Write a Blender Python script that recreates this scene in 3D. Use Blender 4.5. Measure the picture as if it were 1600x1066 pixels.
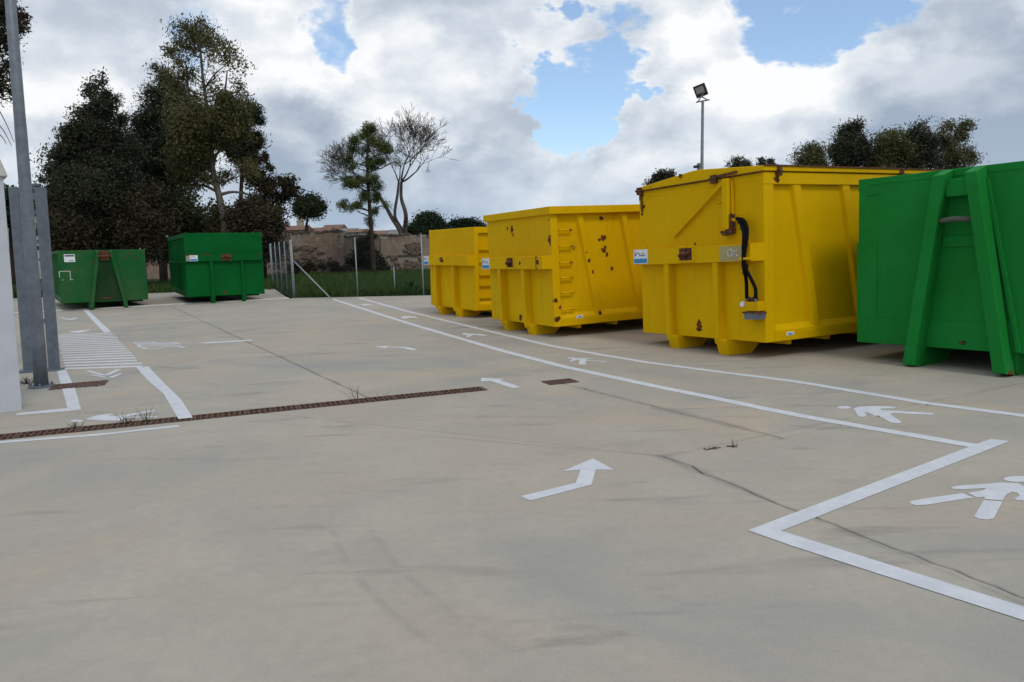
import bpy, bmesh, math, random
import numpy as np
from mathutils import Vector, Matrix

for o in list(bpy.data.objects): bpy.data.objects.remove(o)
S = bpy.context.scene
COL = S.collection
R = math.radians
random.seed(7); RNG = np.random.default_rng(7)

# ------------------------------------------------------------------ camera
FPX, PITCH, ROLL, HC = 1228.0, R(6.95), R(-2.03), 1.57
def cam_axes():
    f = Vector((0, math.cos(PITCH), -math.sin(PITCH))); u = Vector((0, math.sin(PITCH), math.cos(PITCH))); r = Vector((1, 0, 0))
    c, s = math.cos(ROLL), math.sin(ROLL)
    return f, c*r+s*u, -s*r+c*u
CF, CR, CU = cam_axes()
def ray(x, y): return CF+CR*((x-800)/FPX)-CU*((y-533)/FPX)
def gp(x, y, z=0.0):                      # photo pixel -> point on level ground z
    d = ray(x, y); t = (z-HC)/d.z
    return Vector((d.x*t, d.y*t, z))
def at(x, y, Y):                          # photo pixel -> point at distance Y ahead
    d = ray(x, y); t = Y/d.y
    return Vector((d.x*t, Y, HC+d.z*t))
cd = bpy.data.cameras.new('camera'); cam = bpy.data.objects.new('camera', cd); COL.objects.link(cam)
cd.sensor_fit = 'HORIZONTAL'; cd.sensor_width = 36; cd.lens = FPX/1600*36; cd.clip_end = 3000; cd.clip_start = .05
m = Matrix((CR, CU, -CF)).transposed().to_4x4(); m.translation = (0, 0, HC); cam.matrix_world = m
S.camera = cam

# ------------------------------------------------------------------ light and sky
SUN_EL, SUN_AZ = R(52), R(150)            # azimuth clockwise from +Y (ahead): sun stands behind the camera, to the right
sd = Vector((math.sin(SUN_AZ)*math.cos(SUN_EL), math.cos(SUN_AZ)*math.cos(SUN_EL), math.sin(SUN_EL)))
sl = bpy.data.lights.new('sun', 'SUN'); sl.energy = 1.0; sl.angle = R(14); sl.color = (1, .95, .88)
so = bpy.data.objects.new('sun', sl); COL.objects.link(so); so.rotation_euler = sd.to_track_quat('Z', 'Y').to_euler()
S.view_settings.view_transform = 'Standard'; S.view_settings.look = 'None'; S.view_settings.gamma = 1; S.view_settings.exposure = 0
S.view_settings.use_curve_mapping = False

class NT:
    """small node-tree helper"""
    def __init__(s, tree): s.t = tree; s.t.nodes.clear()
    def n(s, typ, ins=None, **kw):
        nd = s.t.nodes.new(typ)
        for k, v in kw.items(): setattr(nd, k, v)
        for k, v in (ins or {}).items():
            i = nd.inputs[k]
            if isinstance(v, bpy.types.NodeSocket): s.t.links.new(v, i)
            else: i.default_value = v
        return nd
    def link(s, a, b): s.t.links.new(a, b)
    def math(s, op, a, b=0.0, c=0.0, clamp=False): return s.n('ShaderNodeMath', {0: a, 1: b, 2: c}, operation=op, use_clamp=clamp).outputs[0]
    def vm(s, op, a, b=(0, 0, 0)):
        nd = s.n('ShaderNodeVectorMath', {0: a, 1: b}, operation=op)
        return nd.outputs['Value'] if op in ('DOT_PRODUCT', 'LENGTH', 'DISTANCE') else nd.outputs[0]
    def scale(s, v, k): nd = s.n('ShaderNodeVectorMath', {0: v, 3: k}, operation='SCALE'); return nd.outputs[0]
    def noise(s, vec, scale, detail=4, rough=.55, dist=0.0, w=None):
        nd = s.n('ShaderNodeTexNoise', {'Vector': vec, 'Scale': scale, 'Detail': detail, 'Roughness': rough, 'Distortion': dist}); return nd.outputs['Fac']
    def ramp(s, f, lo, hi, a=0.0, b=1.0):
        nd = s.n('ShaderNodeMapRange', {0: f, 1: lo, 2: hi, 3: a, 4: b}, interpolation_type='SMOOTHSTEP'); return nd.outputs[0]
    def mix(s, f, a, b):
        nd = s.n('ShaderNodeMix', data_type='RGBA'); 
        for i, v in ((0, f), (6, a), (7, b)):
            if isinstance(v, bpy.types.NodeSocket): s.link(v, nd.inputs[i])
            else: nd.inputs[i].default_value = v if i == 0 else (*v[:3], 1)
        return nd.outputs[2]

W = bpy.data.worlds.new('World'); S.world = W; W.use_nodes = True; W.cycles.sampling_method = 'MANUAL'; W.cycles.sample_map_resolution = 256
w = NT(W.node_tree)
sky = w.n('ShaderNodeTexSky', sky_type='NISHITA', sun_disc=False, sun_elevation=SUN_EL, sun_rotation=SUN_AZ, air_density=1.0, dust_density=.0, ozone_density=4.0)
blue = w.scale(sky.outputs[0], .15)
tc = w.n('ShaderNodeTexCoord').outputs['Generated']
dirn = w.vm('NORMALIZE', tc)
sx = w.n('ShaderNodeSeparateXYZ', {0: dirn}).outputs
flat = w.vm('MULTIPLY', dirn, (1.0, 1.0, 1.6))
wc = w.n('ShaderNodeTexNoise', {'Vector': flat, 'Scale': 5.5, 'Detail': 5.0, 'Roughness': .62}).outputs['Color']
wv = w.vm('SUBTRACT', wc, (.5, .5, .5))
n1 = w.noise(w.vm('ADD', flat, w.scale(wv, .06)), 4.2, 6, .6)
n2 = w.noise(w.vm('ADD', flat, w.vm('ADD', w.scale(wv, .06), (.02, -.015, .06))), 4.2, 3, .6)
big = w.noise(flat, 1.5, 1, .5)
bent = w.vm('ADD', dirn, w.scale(wv, .30))           # ragged, billowing borders
def spot(px, py, rad, amt):
    return w.ramp(w.vm('DISTANCE', bent, tuple(ray(px, py).normalized())), rad, rad*.25, 0, amt)
def total(lst):
    a = None
    for q in lst: v = spot(*q); a = v if a is None else w.math('ADD', a, v)
    return a
# blue openings and the brightest / darkest banks, in the directions where the photograph has them; elsewhere the same noise goes on
gaps = total([(890, 150, .11, .42), (815, 105, .07, .26), (955, 180, .05, .2), (1270, 5, .12, .40), (525, 15, .085, .34), (290, 0, .10, .30), (1010, 18, .09, .22)])
bank = w.math('SUBTRACT', total([(410, 70, .13, .34), (1130, 130, .14, .36), (640, 150, .12, .12), (60, 120, .16, .10)]), total([(480, 265, .13, .30), (1560, 190, .2, .36), (720, 310, .10, .26), (1330, 235, .10, .10)]))
cov = w.math('ADD', w.math('MULTIPLY', n1, .8), w.math('MULTIPLY', big, .45))
cov = w.math('SUBTRACT', cov, gaps)
dens = w.ramp(cov, .32, .46)
lit = w.ramp(w.math('SUBTRACT', n1, n2), -.17, .17)
shade = w.math('ADD', w.math('MULTIPLY', lit, .62), w.math('MULTIPLY', w.ramp(big, .36, .64), .25))
rim = w.ramp(cov, .36, .56, .16, 0)
shade = w.math('ADD', w.math('ADD', shade, bank), rim, clamp=True)
ccol = w.n('ShaderNodeValToRGB', {0: shade})
cr = ccol.color_ramp; cr.elements[0].position = .0; cr.elements[0].color = (.35, .43, .54, 1); cr.elements[1].position = .92; cr.elements[1].color = (.98, .99, 1.0, 1)
e = cr.elements.new(.3); e.color = (.50, .565, .66, 1); e = cr.elements.new(.6); e.color = (.70, .76, .83, 1)
hz = w.ramp(sx[2], .0, .16, .55, 0)
cloud = w.mix(hz, ccol.outputs[0], (.46, .58, .72))
out = w.mix(dens, w.mix(.22, blue, (.55, .70, .88)), cloud)
bg = w.n('ShaderNodeBackground', {'Color': out, 'Strength': 1.0})
w.link(bg.outputs[0], w.n('ShaderNodeOutputWorld').inputs[0])

# ------------------------------------------------------------------ mesh and object helpers
def tag(o, label=None, cat=None, group=None, kind=None):
    for k, v in (('label', label), ('category', cat), ('group', group), ('kind', kind)):
        if v: o[k] = v
    return o
def empty(name, loc=(0, 0, 0), label=None, cat=None, group=None):
    o = bpy.data.objects.new(name, None); COL.objects.link(o); o.location = loc; o.empty_display_size = .2
    return tag(o, label, cat, group)
class MB:
    def __init__(s): s.v = []; s.f = []
    def add(s, vs, fs): b = len(s.v); s.v += [tuple(v) for v in vs]; s.f += [tuple(b+i for i in f) for f in fs]; return s
    def hexa(s, p):                       # 8 points: bottom ring 0-3, top ring 4-7
        return s.add(p, [(3, 2, 1, 0), (4, 5, 6, 7), (0, 1, 5, 4), (1, 2, 6, 5), (2, 3, 7, 6), (3, 0, 4, 7)])
    def box(s, x0, x1, y0, y1, z0, z1):
        return s.hexa([(x0, y0, z0), (x1, y0, z0), (x1, y1, z0), (x0, y1, z0), (x0, y0, z1), (x1, y0, z1), (x1, y1, z1), (x0, y1, z1)])
    def obox(s, c, ax, ay, az):           # centre and half-axis vectors
        c, ax, ay, az = map(Vector, (c, ax, ay, az))
        return s.hexa([c-ax-ay-az, c+ax-ay-az, c+ax+ay-az, c-ax+ay-az, c-ax-ay+az, c+ax-ay+az, c+ax+ay+az, c-ax+ay+az])
    def bar(s, a, b, w, h, up=(0, 0, 1)):
        a, b = Vector(a), Vector(b); d = b-a; x = d.normalized(); y = Vector(up).cross(x)
        y = y.normalized() if y.length > 1e-5 else Vector((1, 0, 0)); z = x.cross(y)
        return s.obox((a+b)/2, d/2, y*w/2, z*h/2)
    def prism(s, pts, axis, a, b):        # polygon in the other two axes, extruded along axis
        n = len(pts)
        def P(p, t): return {'x': (t, p[0], p[1]), 'y': (p[0], t, p[1]), 'z': (p[0], p[1], t)}[axis]
        return s.add([P(p, a) for p in pts]+[P(p, b) for p in pts], [tuple(range(n))[::-1], tuple(range(n, 2*n))]+[(i, (i+1) % n, n+(i+1) % n, n+i) for i in range(n)])
    def tube(s, path, rad, n=8, caps=True):
        path = [Vector(p) for p in path]; rad = rad if isinstance(rad, (list, tuple)) else [rad]*len(path)
        b = len(s.v); ref = None
        for i, p in enumerate(path):
            d = (path[min(i+1, len(path)-1)]-path[max(i-1, 0)])
            d = d.normalized() if d.length > 1e-9 else Vector((0, 0, 1))
            if ref is None: ref = d.orthogonal().normalized()
            x = ref-d*ref.dot(d); x = x.normalized() if x.length > 1e-6 else d.orthogonal().normalized(); ref = x; y = d.cross(x)
            for k in range(n):
                a = 2*math.pi*k/n; s.v.append(tuple(p+(x*math.cos(a)+y*math.sin(a))*rad[i]))
        for i in range(len(path)-1):
            for k in range(n): s.f.append((b+i*n+k, b+i*n+(k+1) % n, b+(i+1)*n+(k+1) % n, b+(i+1)*n+k))
        if caps: s.f.append(tuple(b+k for k in range(n))[::-1]); s.f.append(tuple(b+(len(path)-1)*n+k for k in range(n)))
        return s
    def mesh(s, name, mat=None, smooth=False):
        me = bpy.data.meshes.new(name); me.from_pydata(s.v, [], s.f); me.update()
        bm = bmesh.new(); bm.from_mesh(me); bmesh.ops.recalc_face_normals(bm, faces=bm.faces); bm.to_mesh(me); bm.free()
        if mat: me.materials.append(mat)
        if smooth: me.polygons.foreach_set('use_smooth', [True]*len(me.polygons))
        return me
    def build(s, name, mat=None, parent=None, smooth=False, bevel=0):
        return link(name, s.mesh(name, mat, smooth), parent, bevel)
def link(name, me, parent=None, bevel=0):
    o = bpy.data.objects.new(name, me); COL.objects.link(o); o.parent = parent
    if bevel:
        b = o.modifiers.new('bevel', 'BEVEL'); b.width = bevel; b.segments = 2; b.limit_method = 'ANGLE'; b.angle_limit = R(35)
    return o
def quads(name, V, mat):                  # numpy (n,4,3) -> mesh of n quads
    n = len(V); me = bpy.data.meshes.new(name); me.vertices.add(4*n); me.loops.add(4*n); me.polygons.add(n)
    me.vertices.foreach_set('co', V.reshape(-1).astype(np.float32)); me.loops.foreach_set('vertex_index', np.arange(4*n, dtype=np.int32))
    me.polygons.foreach_set('loop_start', np.arange(0, 4*n, 4, dtype=np.int32)); me.polygons.foreach_set('loop_total', np.full(n, 4, dtype=np.int32))
    me.update(calc_edges=True); me.materials.append(mat); return me

# ------------------------------------------------------------------ materials
def material(name):
    m = bpy.data.materials.new(name); m.use_nodes = True; t = NT(m.node_tree)
    o = t.n('ShaderNodeOutputMaterial'); p = t.n('ShaderNodeBsdfPrincipled'); t.link(p.outputs[0], o.inputs[0]); t.p = p; t.o = o
    return m, t
def put(t, col, rough=.6, metal=0.0, bump=None, bstr=.3, bdist=.01, spec=None):
    for k, v in (('Base Color', col), ('Roughness', rough), ('Metallic', metal)):
        if isinstance(v, bpy.types.NodeSocket): t.link(v, t.p.inputs[k])
        else: t.p.inputs[k].default_value = (*v, 1) if k == 'Base Color' else v
    if spec is not None: t.p.inputs['Specular IOR Level'].default_value = spec
    if bump is not None:
        b = t.n('ShaderNodeBump', {'Height': bump, 'Strength': bstr, 'Distance': bdist}); t.link(b.outputs[0], t.p.inputs['Normal'])
def simple(name, col, rough=.6, metal=0.0, var=.25, scale=8.0, bstr=.1, dark=None, spec=None):
    m, t = material(name); c = t.n('ShaderNodeTexCoord').outputs['Object']
    n = t.noise(c, scale, 6, .6); d = dark or tuple(x*(1-var*1.6) for x in col)
    put(t, t.mix(t.ramp(n, .3, .7), d, tuple(min(1, x*(1+var*.6)) for x in col)), rough, metal, n, bstr, .01, spec)
    return m

def concrete_material():
    m, t = material('concrete'); pos = t.n('ShaderNodeNewGeometry').outputs['Position']
    rnd = t.n('ShaderNodeObjectInfo').outputs['Random']
    big = t.noise(pos, .22, 3, .55, .6); mid = t.noise(pos, .9, 5, .62, .4); fine = t.noise(pos, 14, 4, .65); grit = t.noise(pos, 90, 2, .6)
    col = t.mix(t.ramp(big, .36, .64), (.36, .335, .288), (.415, .36, .288))
    col = t.mix(t.ramp(mid, .42, .72, 0, .8), col, (.455, .41, .335))
    cool = t.noise(t.vm('ADD', pos, (17, 5, 0)), .35, 4, .6, .8)
    col = t.mix(t.ramp(cool, .48, .68, 0, .8), col, (.295, .293, .272))
    peach = t.noise(t.vm('ADD', pos, (3, 41, 0)), .55, 4, .6, 1.0)
    col = t.mix(t.ramp(peach, .55, .72, 0, .6), col, (.48, .38, .275))
    # scuffs, rubber smears: noise stretched along the traffic direction
    rot = t.n('ShaderNodeMapping', {'Vector': pos, 'Rotation': (0, 0, R(28)), 'Scale': (.55, 2.6, 1)}).outputs[0]
    sm = t.noise(rot, 1.5, 5, .6, .5); gate = t.noise(t.vm('ADD', pos, (9, 9, 0)), .6, 3, .5)
    smf = t.math('MULTIPLY', t.ramp(sm, .53, .70), t.ramp(gate, .42, .60))
    col = t.mix(t.math('MULTIPLY', smf, .55), col, (.17, .16, .15))
    # tyre tracks: pairs of thin arcs left by turning vehicles
    def arc(a, b, c, wd):
        a, b, c = gp(*a), gp(*b), gp(*c)
        d = 2*(a.x*(b.y-c.y)+b.x*(c.y-a.y)+c.x*(a.y-b.y)); A, B, Cc = [p.x**2+p.y**2 for p in (a, b, c)]
        ux = (A*(b.y-c.y)+B*(c.y-a.y)+Cc*(a.y-b.y))/d; uy = (A*(c.x-b.x)+B*(a.x-c.x)+Cc*(b.x-a.x))/d; r = math.hypot(a.x-ux, a.y-uy)
        q = t.math('ABSOLUTE', t.math('SUBTRACT', t.vm('DISTANCE', pos, (ux, uy, 0)), r))
        return t.math('ADD', t.ramp(t.math('ABSOLUTE', t.math('SUBTRACT', q, wd)), .0, .035, 1, 0), t.math('MULTIPLY', t.ramp(q, wd*.9, wd, 1, 0), .35))
    ar = arc((545, 790), (585, 885), (720, 1000), .11)
    y = t.n('ShaderNodeSeparateXYZ', {0: pos}).outputs
    lim = t.math('MULTIPLY', t.ramp(y[1], 2.7, 3.1), t.ramp(y[1], 4.6, 4.2))
    lim = t.math('MULTIPLY', lim, t.math('MULTIPLY', t.ramp(y[0], -1.4, -1.1), t.ramp(y[0], .3, -.1)))
    ar = t.math('MULTIPLY', t.math('MULTIPLY', ar, lim), t.ramp(t.noise(pos, 5, 4, .6), .35, .6))
    col = t.mix(t.math('MULTIPLY', ar, .28, clamp=True), col, (.2, .19, .18))
    # dirt washed into the joints
    for a_, b_, wd_, am in ((gp(868, 597), gp(1223, 685), .09, .45), (gp(1035, 713), gp(1700, 985), .07, .5), (gp(1035, 713), gp(1600, 598), .05, .3), (gp(415, 660), gp(1035, 713), .03, .25), (gp(285, 487), gp(575, 620), .05, .25)):
        d_ = b_-a_; L_ = d_.length; d_ = d_/L_; rel = t.vm('SUBTRACT', pos, tuple(a_)); tt = t.math('MINIMUM', t.math('MAXIMUM', t.vm('DOT_PRODUCT', rel, tuple(d_)), 0.0), L_)
        ds = t.vm('LENGTH', t.vm('SUBTRACT', rel, t.scale(tuple(d_), tt)))
        col = t.mix(t.math('MULTIPLY', t.ramp(t.math('ADD', ds, t.math('MULTIPLY', t.math('SUBTRACT', mid, .45), wd_*3.5)), wd_, wd_*.1), am), col, (.17, .165, .155))
    # small dark spots
    vor = t.n('ShaderNodeTexVoronoi', {'Vector': pos, 'Scale': 2.6, 'Randomness': 1.0}); sp = t.ramp(t.math('ADD', vor.outputs['Distance'], t.math('MULTIPLY', fine, .05)), .055, .03)
    sp = t.math('MULTIPLY', sp, t.ramp(t.n('ShaderNodeSeparateColor', {0: vor.outputs['Color']}).outputs[0], .7, .75))
    col = t.mix(t.math('MULTIPLY', sp, .6), col, (.1, .085, .07))
    col = t.mix(t.ramp(fine, .3, .75, 0, .22), col, (.24, .225, .205))
    col = t.mix(t.ramp(grit, .35, .7, 0, .2), col, (.50, .47, .42))
    tint = t.n('ShaderNodeHueSaturation', {'Color': col, 'Value': t.math('ADD', .96, t.math('MULTIPLY', rnd, .08))}).outputs[0]
    h = t.math('ADD', t.math('MULTIPLY', fine, .5), t.math('MULTIPLY', grit, .25))
    put(t, tint, t.ramp(mid, .3, .7, .75, .9), 0, h, .25, .01, .25)
    return m
M = {}
M['concrete'] = concrete_material()
def paint_material():
    m, t = material('road_paint'); pos = t.n('ShaderNodeNewGeometry').outputs['Position']
    n = t.noise(pos, 7, 6, .65); g = t.noise(pos, 60, 4, .7); d = t.noise(pos, 1.2, 3, .5)
    col = t.mix(t.ramp(n, .35, .7), (.56, .58, .625), (.655, .67, .70))
    wear = t.math('MULTIPLY', t.ramp(t.math('ADD', t.math('MULTIPLY', g, .55), t.math('MULTIPLY', d, .45)), .57, .68), .55)
    col = t.mix(wear, col, (.42, .40, .37))
    put(t, col, .7, 0, g, .2, .004, .3)
    return m
M['paint'] = paint_material()
def rusty_paint(name, base, fade, rustamt, spots=(), dirt=.35, zb=.2):
    """old gloss paint on steel: sun-faded patches, runs of dirt, rust specks and blisters (spots given in container coordinates)"""
    m, t = material(name); c = t.n('ShaderNodeTexCoord').outputs['Object']
    big = t.noise(c, 1.1, 4, .55, .5); fine = t.noise(c, 22, 6, .65); med = t.noise(c, 5.5, 6, .62, .3)
    col = t.mix(t.ramp(big, .34, .66), base, fade)
    col = t.mix(t.ramp(med, .5, .8, 0, .25), col, tuple(x*.72 for x in base))
    runs = t.n('ShaderNodeMapping', {'Vector': c, 'Scale': (7, 7, .35)}).outputs[0]; rn = t.noise(runs, 1.6, 5, .6)
    col = t.mix(t.ramp(rn, .56, .78, 0, dirt), col, (base[0]*.45+.02, base[1]*.45+.015, base[2]*.4+.012))
    patch = t.noise(t.vm('ADD', c, (4, 4, 4)), 1.7, 3, .5)
    r = t.math('MULTIPLY', t.ramp(t.math('ADD', t.math('MULTIPLY', t.noise(c, 9, 7, .7), .7), t.math('MULTIPLY', patch, .3)), .66-rustamt*.1, .69-rustamt*.08), 1.0)
    for (x, y, z, rad) in spots:
        dd = t.vm('DISTANCE', c, (x, y, z)); dd = t.math('ADD', dd, t.math('MULTIPLY', t.math('SUBTRACT', med, .5), rad*1.6)); dd = t.math('ADD', dd, t.math('MULTIPLY', t.math('SUBTRACT', fine, .5), rad*1.5))
        r = t.math('MAXIMUM', r, t.ramp(dd, rad*.62, rad*.45))
    rust = t.mix(t.ramp(fine, .3, .7), (.055, .018, .010), (.19, .065, .022))
    col = t.mix(r, col, rust)
    dent = t.noise(c, .9, 2, .4)
    h = t.math('ADD', t.math('MULTIPLY', dent, 1.0), t.math('ADD', t.math('MULTIPLY', r, -.05), t.math('MULTIPLY', fine, .03)))
    put(t, col, t.math('ADD', t.ramp(med, .3, .7, .5, .68), t.math('MULTIPLY', r, .25), clamp=True), 0, h, .35, .03, .06)
    return m
M['galv'] = simple('galvanised_steel', (.175, .20, .235), .55, .2, .14, 9, .05)
M['galv_dark'] = simple('dull_zinc', (.15, .178, .215), .6, .2, .14, 8, .05)
M['rust_iron'] = simple('rusty_cast_iron', (.13, .065, .042), .85, 0, .45, 22, .5)
M['rust'] = simple('bare_rust', (.14, .05, .022), .9, 0, .5, 30, .6)
M['rubber'] = simple('black_rubber_hose', (.006, .006, .007), .75, 0, .2, 20, .05, None, .1)
M['render'] = simple('white_render', (.53, .555, .61), .85, 0, .06, 3, .12)
M['white'] = simple('white_sticker', (.78, .80, .82), .4, 0, .05, 20, .02)
M['blue'] = simple('sticker_blue', (.02, .26, .60), .4, 0, .1, 20, .02)
M['ink'] = simple('sticker_ink', (.03, .05, .09), .5, 0, .1, 20, .02)
M['chalk'] = simple('spray_white', (.62, .63, .60), .8, 0, .25, 30, .1)
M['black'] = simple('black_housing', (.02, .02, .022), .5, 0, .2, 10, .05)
M['lens'] = simple('lamp_glass', (.35, .37, .38), .15, 0, .1, 10, .02)
M['soil'] = simple('soil', (.12, .085, .055), .95, 0, .4, 3, .5)
# ------------------------------------------------------------------ terrain and concrete yard
def grass_ground():
    m, t = material('grass_ground'); pos = t.n('ShaderNodeNewGeometry').outputs['Position']
    a = t.noise(pos, .15, 4, .6); b = t.noise(pos, 2.5, 6, .65); c = t.noise(pos, 25, 4, .7)
    col = t.mix(t.ramp(a, .4, .65), (.035, .062, .018), (.075, .085, .03)); col = t.mix(t.ramp(b, .4, .7, 0, .7), col, (.028, .05, .014))
    col = t.mix(t.ramp(c, .5, .75, 0, .5), col, (.10, .095, .045)); put(t, col, .95, 0, c, .6, .05, .1); return m
M['grass_ground'] = grass_ground()
FC = gp(460.3, 465.7); FC2 = gp(668, 461.5); FD = (FC2-FC).normalized()      # fence corner, fence direction to the right
FB1 = gp(444.7, 458.5); RD = (FB1-FC).normalized()                            # receding fence run
FE = FC+RD*9.0                                                                # far fence corner
FL = FE+Vector((-20, -1.5, 0))
KA = gp(80, 486.5); KR = FC+Vector((-.15, -.14, 0)); KD = (KR-KA).normalized(); KL = KA-KD*16
YR = FC+FD*34
yard_outline = [Vector((-32, -14, 0)), Vector((32, -14, 0)), YR+Vector((4, 0, 0)), FC, FE, FL, Vector((-34, 20, 0))]
bm = bmesh.new()
def loop(pts, z):
    vs = [bm.verts.new((p[0], p[1], z)) for p in pts]; return [bm.edges.new((vs[i], vs[(i+1) % len(vs)])) for i in range(len(vs))]
ed = loop([(-1500, -900), (1500, -900), (1500, 2200), (-1500, 2200)], -.03)+loop(yard_outline, -.03)
bmesh.ops.triangle_fill(bm, edges=ed, use_beauty=True)
bmesh.ops.recalc_face_normals(bm, faces=bm.faces)
me = bpy.data.meshes.new('terrain'); bm.to_mesh(me); bm.free(); me.materials.append(M['grass_ground'])
tag(link('terrain', me), kind='structure')
base = MB(); base.add([(-60, -40, -.26), (60, -40, -.26), (60, 70, -.26), (-60, 70, -.26)], [(0, 1, 2, 3)])
yard = base.build('concrete_yard', M['soil']); tag(yard, kind='structure')

# drain line: two sides of the channel
DW = .14                                                    # half width
D0, D1 = gp(0, 683), gp(757, 606.5); DD = (D1-D0).normalized(); DN = Vector((-DD.y, DD.x, 0)); DL = D0-DD*6.0
rj = random.Random(3)
def jag(a, b, amp, step=.22):
    a, b = Vector(a), Vector(b); n = max(1, int((b-a).length/step)); d = (b-a).normalized(); q = Vector((-d.y, d.x, 0)); out = []; w_ = 0
    for i in range(n+1):
        w_ = w_*.75+rj.gauss(0, amp); e_ = min(1, min(i, n-i)/3)
        out.append(a.lerp(b, i/n)+q*w_*e_)
    return out
def slab(paths, gap=.007, z0=-.24, z1=0.0, name='slab'):
    """one cast slab; paths: list of point lists, joined into its outline (counter-clockwise)"""
    pts = []
    for p in paths:
        for q in p:
            q = Vector((q[0], q[1], 0))
            if not pts or (pts[-1]-q).length > .01: pts.append(q)
    if (pts[0]-pts[-1]).length < .01: pts.pop()
    ar = sum(pts[i].x*pts[(i+1) % len(pts)].y-pts[(i+1) % len(pts)].x*pts[i].y for i in range(len(pts)))
    if ar < 0: pts.reverse()
    n = len(pts); ins = []; ch = []
    for i in range(n):
        a = (pts[i]-pts[i-1]).normalized(); b = (pts[(i+1) % n]-pts[i]).normalized(); na = Vector((-a.y, a.x, 0)); nb = Vector((-b.y, b.x, 0))
        k = (na+nb); k = k/max(.35, k.dot(na)) if k.length > .01 else na
        ins.append(pts[i]+k*gap); ch.append(pts[i]+k*(gap+.006))
    mb = MB()
    mb.v = [(p.x, p.y, z1) for p in ch]+[(p.x, p.y, z1-.006) for p in ins]+[(p.x, p.y, z0) for p in ins]
    mb.f = [tuple(range(n))]+[(n+i, n+(i+1) % n, (i+1) % n, i) for i in range(n)]+[(2*n+i, 2*n+(i+1) % n, n+(i+1) % n, n+i) for i in range(n)]
    return mb.build(name, M['concrete'], yard)
Kn = gp(1035, 713); Mj = gp(1223, 685); Ej = gp(1600, 598); Dg = gp(868, 597); Da = gp(415, 659)
Da = D0+DD*((Da-D0).dot(DD))
Dr = D1+DD*9.0; Dr = Dg+(Dr-Dg).normalized()*30
Ee = Kn+(Ej-Mj).normalized()*36; Se = Kn+(gp(1600, 935)-Kn).normalized()*22
D1s, D1n = D1-DN*DW, D1+DN*DW
Das = Da-DN*DW
j1 = D0+DD*((gp(575, 622)-D0).dot(DD)); j1n = j1+DN*DW; j1f = gp(285, 487)
J1F = j1n+(j1f-j1n).normalized()*40
mh = gp(126, 602); j2a = D0+DD*((gp(160, 588)-D0).dot(DD)); 
# edges shared by two slabs are jittered once
e_ak = jag(Das, Kn, .004); e_km = jag(Kn, Mj, .006); e_me = jag(Mj, Ee, .005); e_ks = jag(Kn, Se, .011, .10); e_gm = jag(Dg, Mj, .013, .10)
e_gr = jag(Dg, Dr, .006); e_1g = jag(D1, Dg, .01)
kn0 = KL+(KA-KL)*0; krr = KR
def isect(p, d, q, e):
    den = d.x*e.y-d.y*e.x; tt = ((q.x-p.x)*e.y-(q.y-p.y)*e.x)/den; return p+d*tt
j1k = isect(j1n, (j1f-j1n).normalized(), KA, KD); e_j1 = jag(j1n, j1k, .005)
j2n = gp(500, 632.5); j2n = D0+DD*((j2n-D0).dot(DD))+DN*DW; j2m = gp(268, 616); j2l = gp(150, 604); j2e = j2l+(j2l-j2m).normalized()*11
e_j2 = jag(j2n, j2l, .006)+[j2e]
j3 = [gp(159, 594), gp(250, 576), gp(345, 554), gp(480, 551)]; j3e = isect(j3[2], (j3[3]-j3[2]).normalized(), j1n, (j1k-j1n).normalized())
i3 = min(range(len(e_j1)), key=lambda i: (e_j1[i]-j3e).length); j3e = e_j1[i3]
e_j3 = jag(j2l, j3[0], .004)+jag(j3[0], j3[2], .008)+jag(j3[2], j3e, .004)
slab([[DL-DN*DW, Das], e_ak, e_ks, [Vector((6, -13.9, 0)), Vector((-31.9, -13.9, 0))]])
slab([[Das, D1s], [D1s, D1], e_1g, e_gm, e_km[::-1], e_ak[::-1]])
slab([e_gr, [Dr+Vector((1, -1, 0)), Ee], e_me[::-1], e_gm[::-1]])
slab([e_km, e_me, [Ee, Vector((31.9, -13.9, 0)), Vector((6, -13.9, 0))], e_ks[::-1]])
# north of the drain
slab([[j2n], e_j2, [KL, KA-KD*8, KA, j1k], e_j1[i3:][::-1], e_j3[::-1]][1:] if False else [e_j3[::-1], [j2l, j2e, Vector((-31, 12, 0)), KL, KA, j1k], e_j1[i3:][::-1]])
slab([e_j1[:i3+1], e_j3[::-1], e_j2[:-1][::-1], [j2n, j1n]])
slab([[j2n], e_j2, [Vector((-31, 12, 0)), Vector((-31, 2, 0)), DL+DN*DW]])
fr = YR-FD*.2
slab([e_j1, [j1k, KR, FC+FD*.25-Vector((0, .03, 0)), fr-Vector((0, .03, 0)), Dr+Vector((1, -.2, 0)), Dr], e_gr[::-1], e_1g[::-1], [D1, D1n, j1n]])
KN = Vector((-KD.y, KD.x, 0))
slab([[KL+KN*.39, KA+KN*.39, KR+KN*.39], [KR+KN*.39+RD*.2, FE-RD*.2, FL+Vector((.2, -.2, 0))]], name='slab')
kb = MB(); n_k = 14
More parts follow.
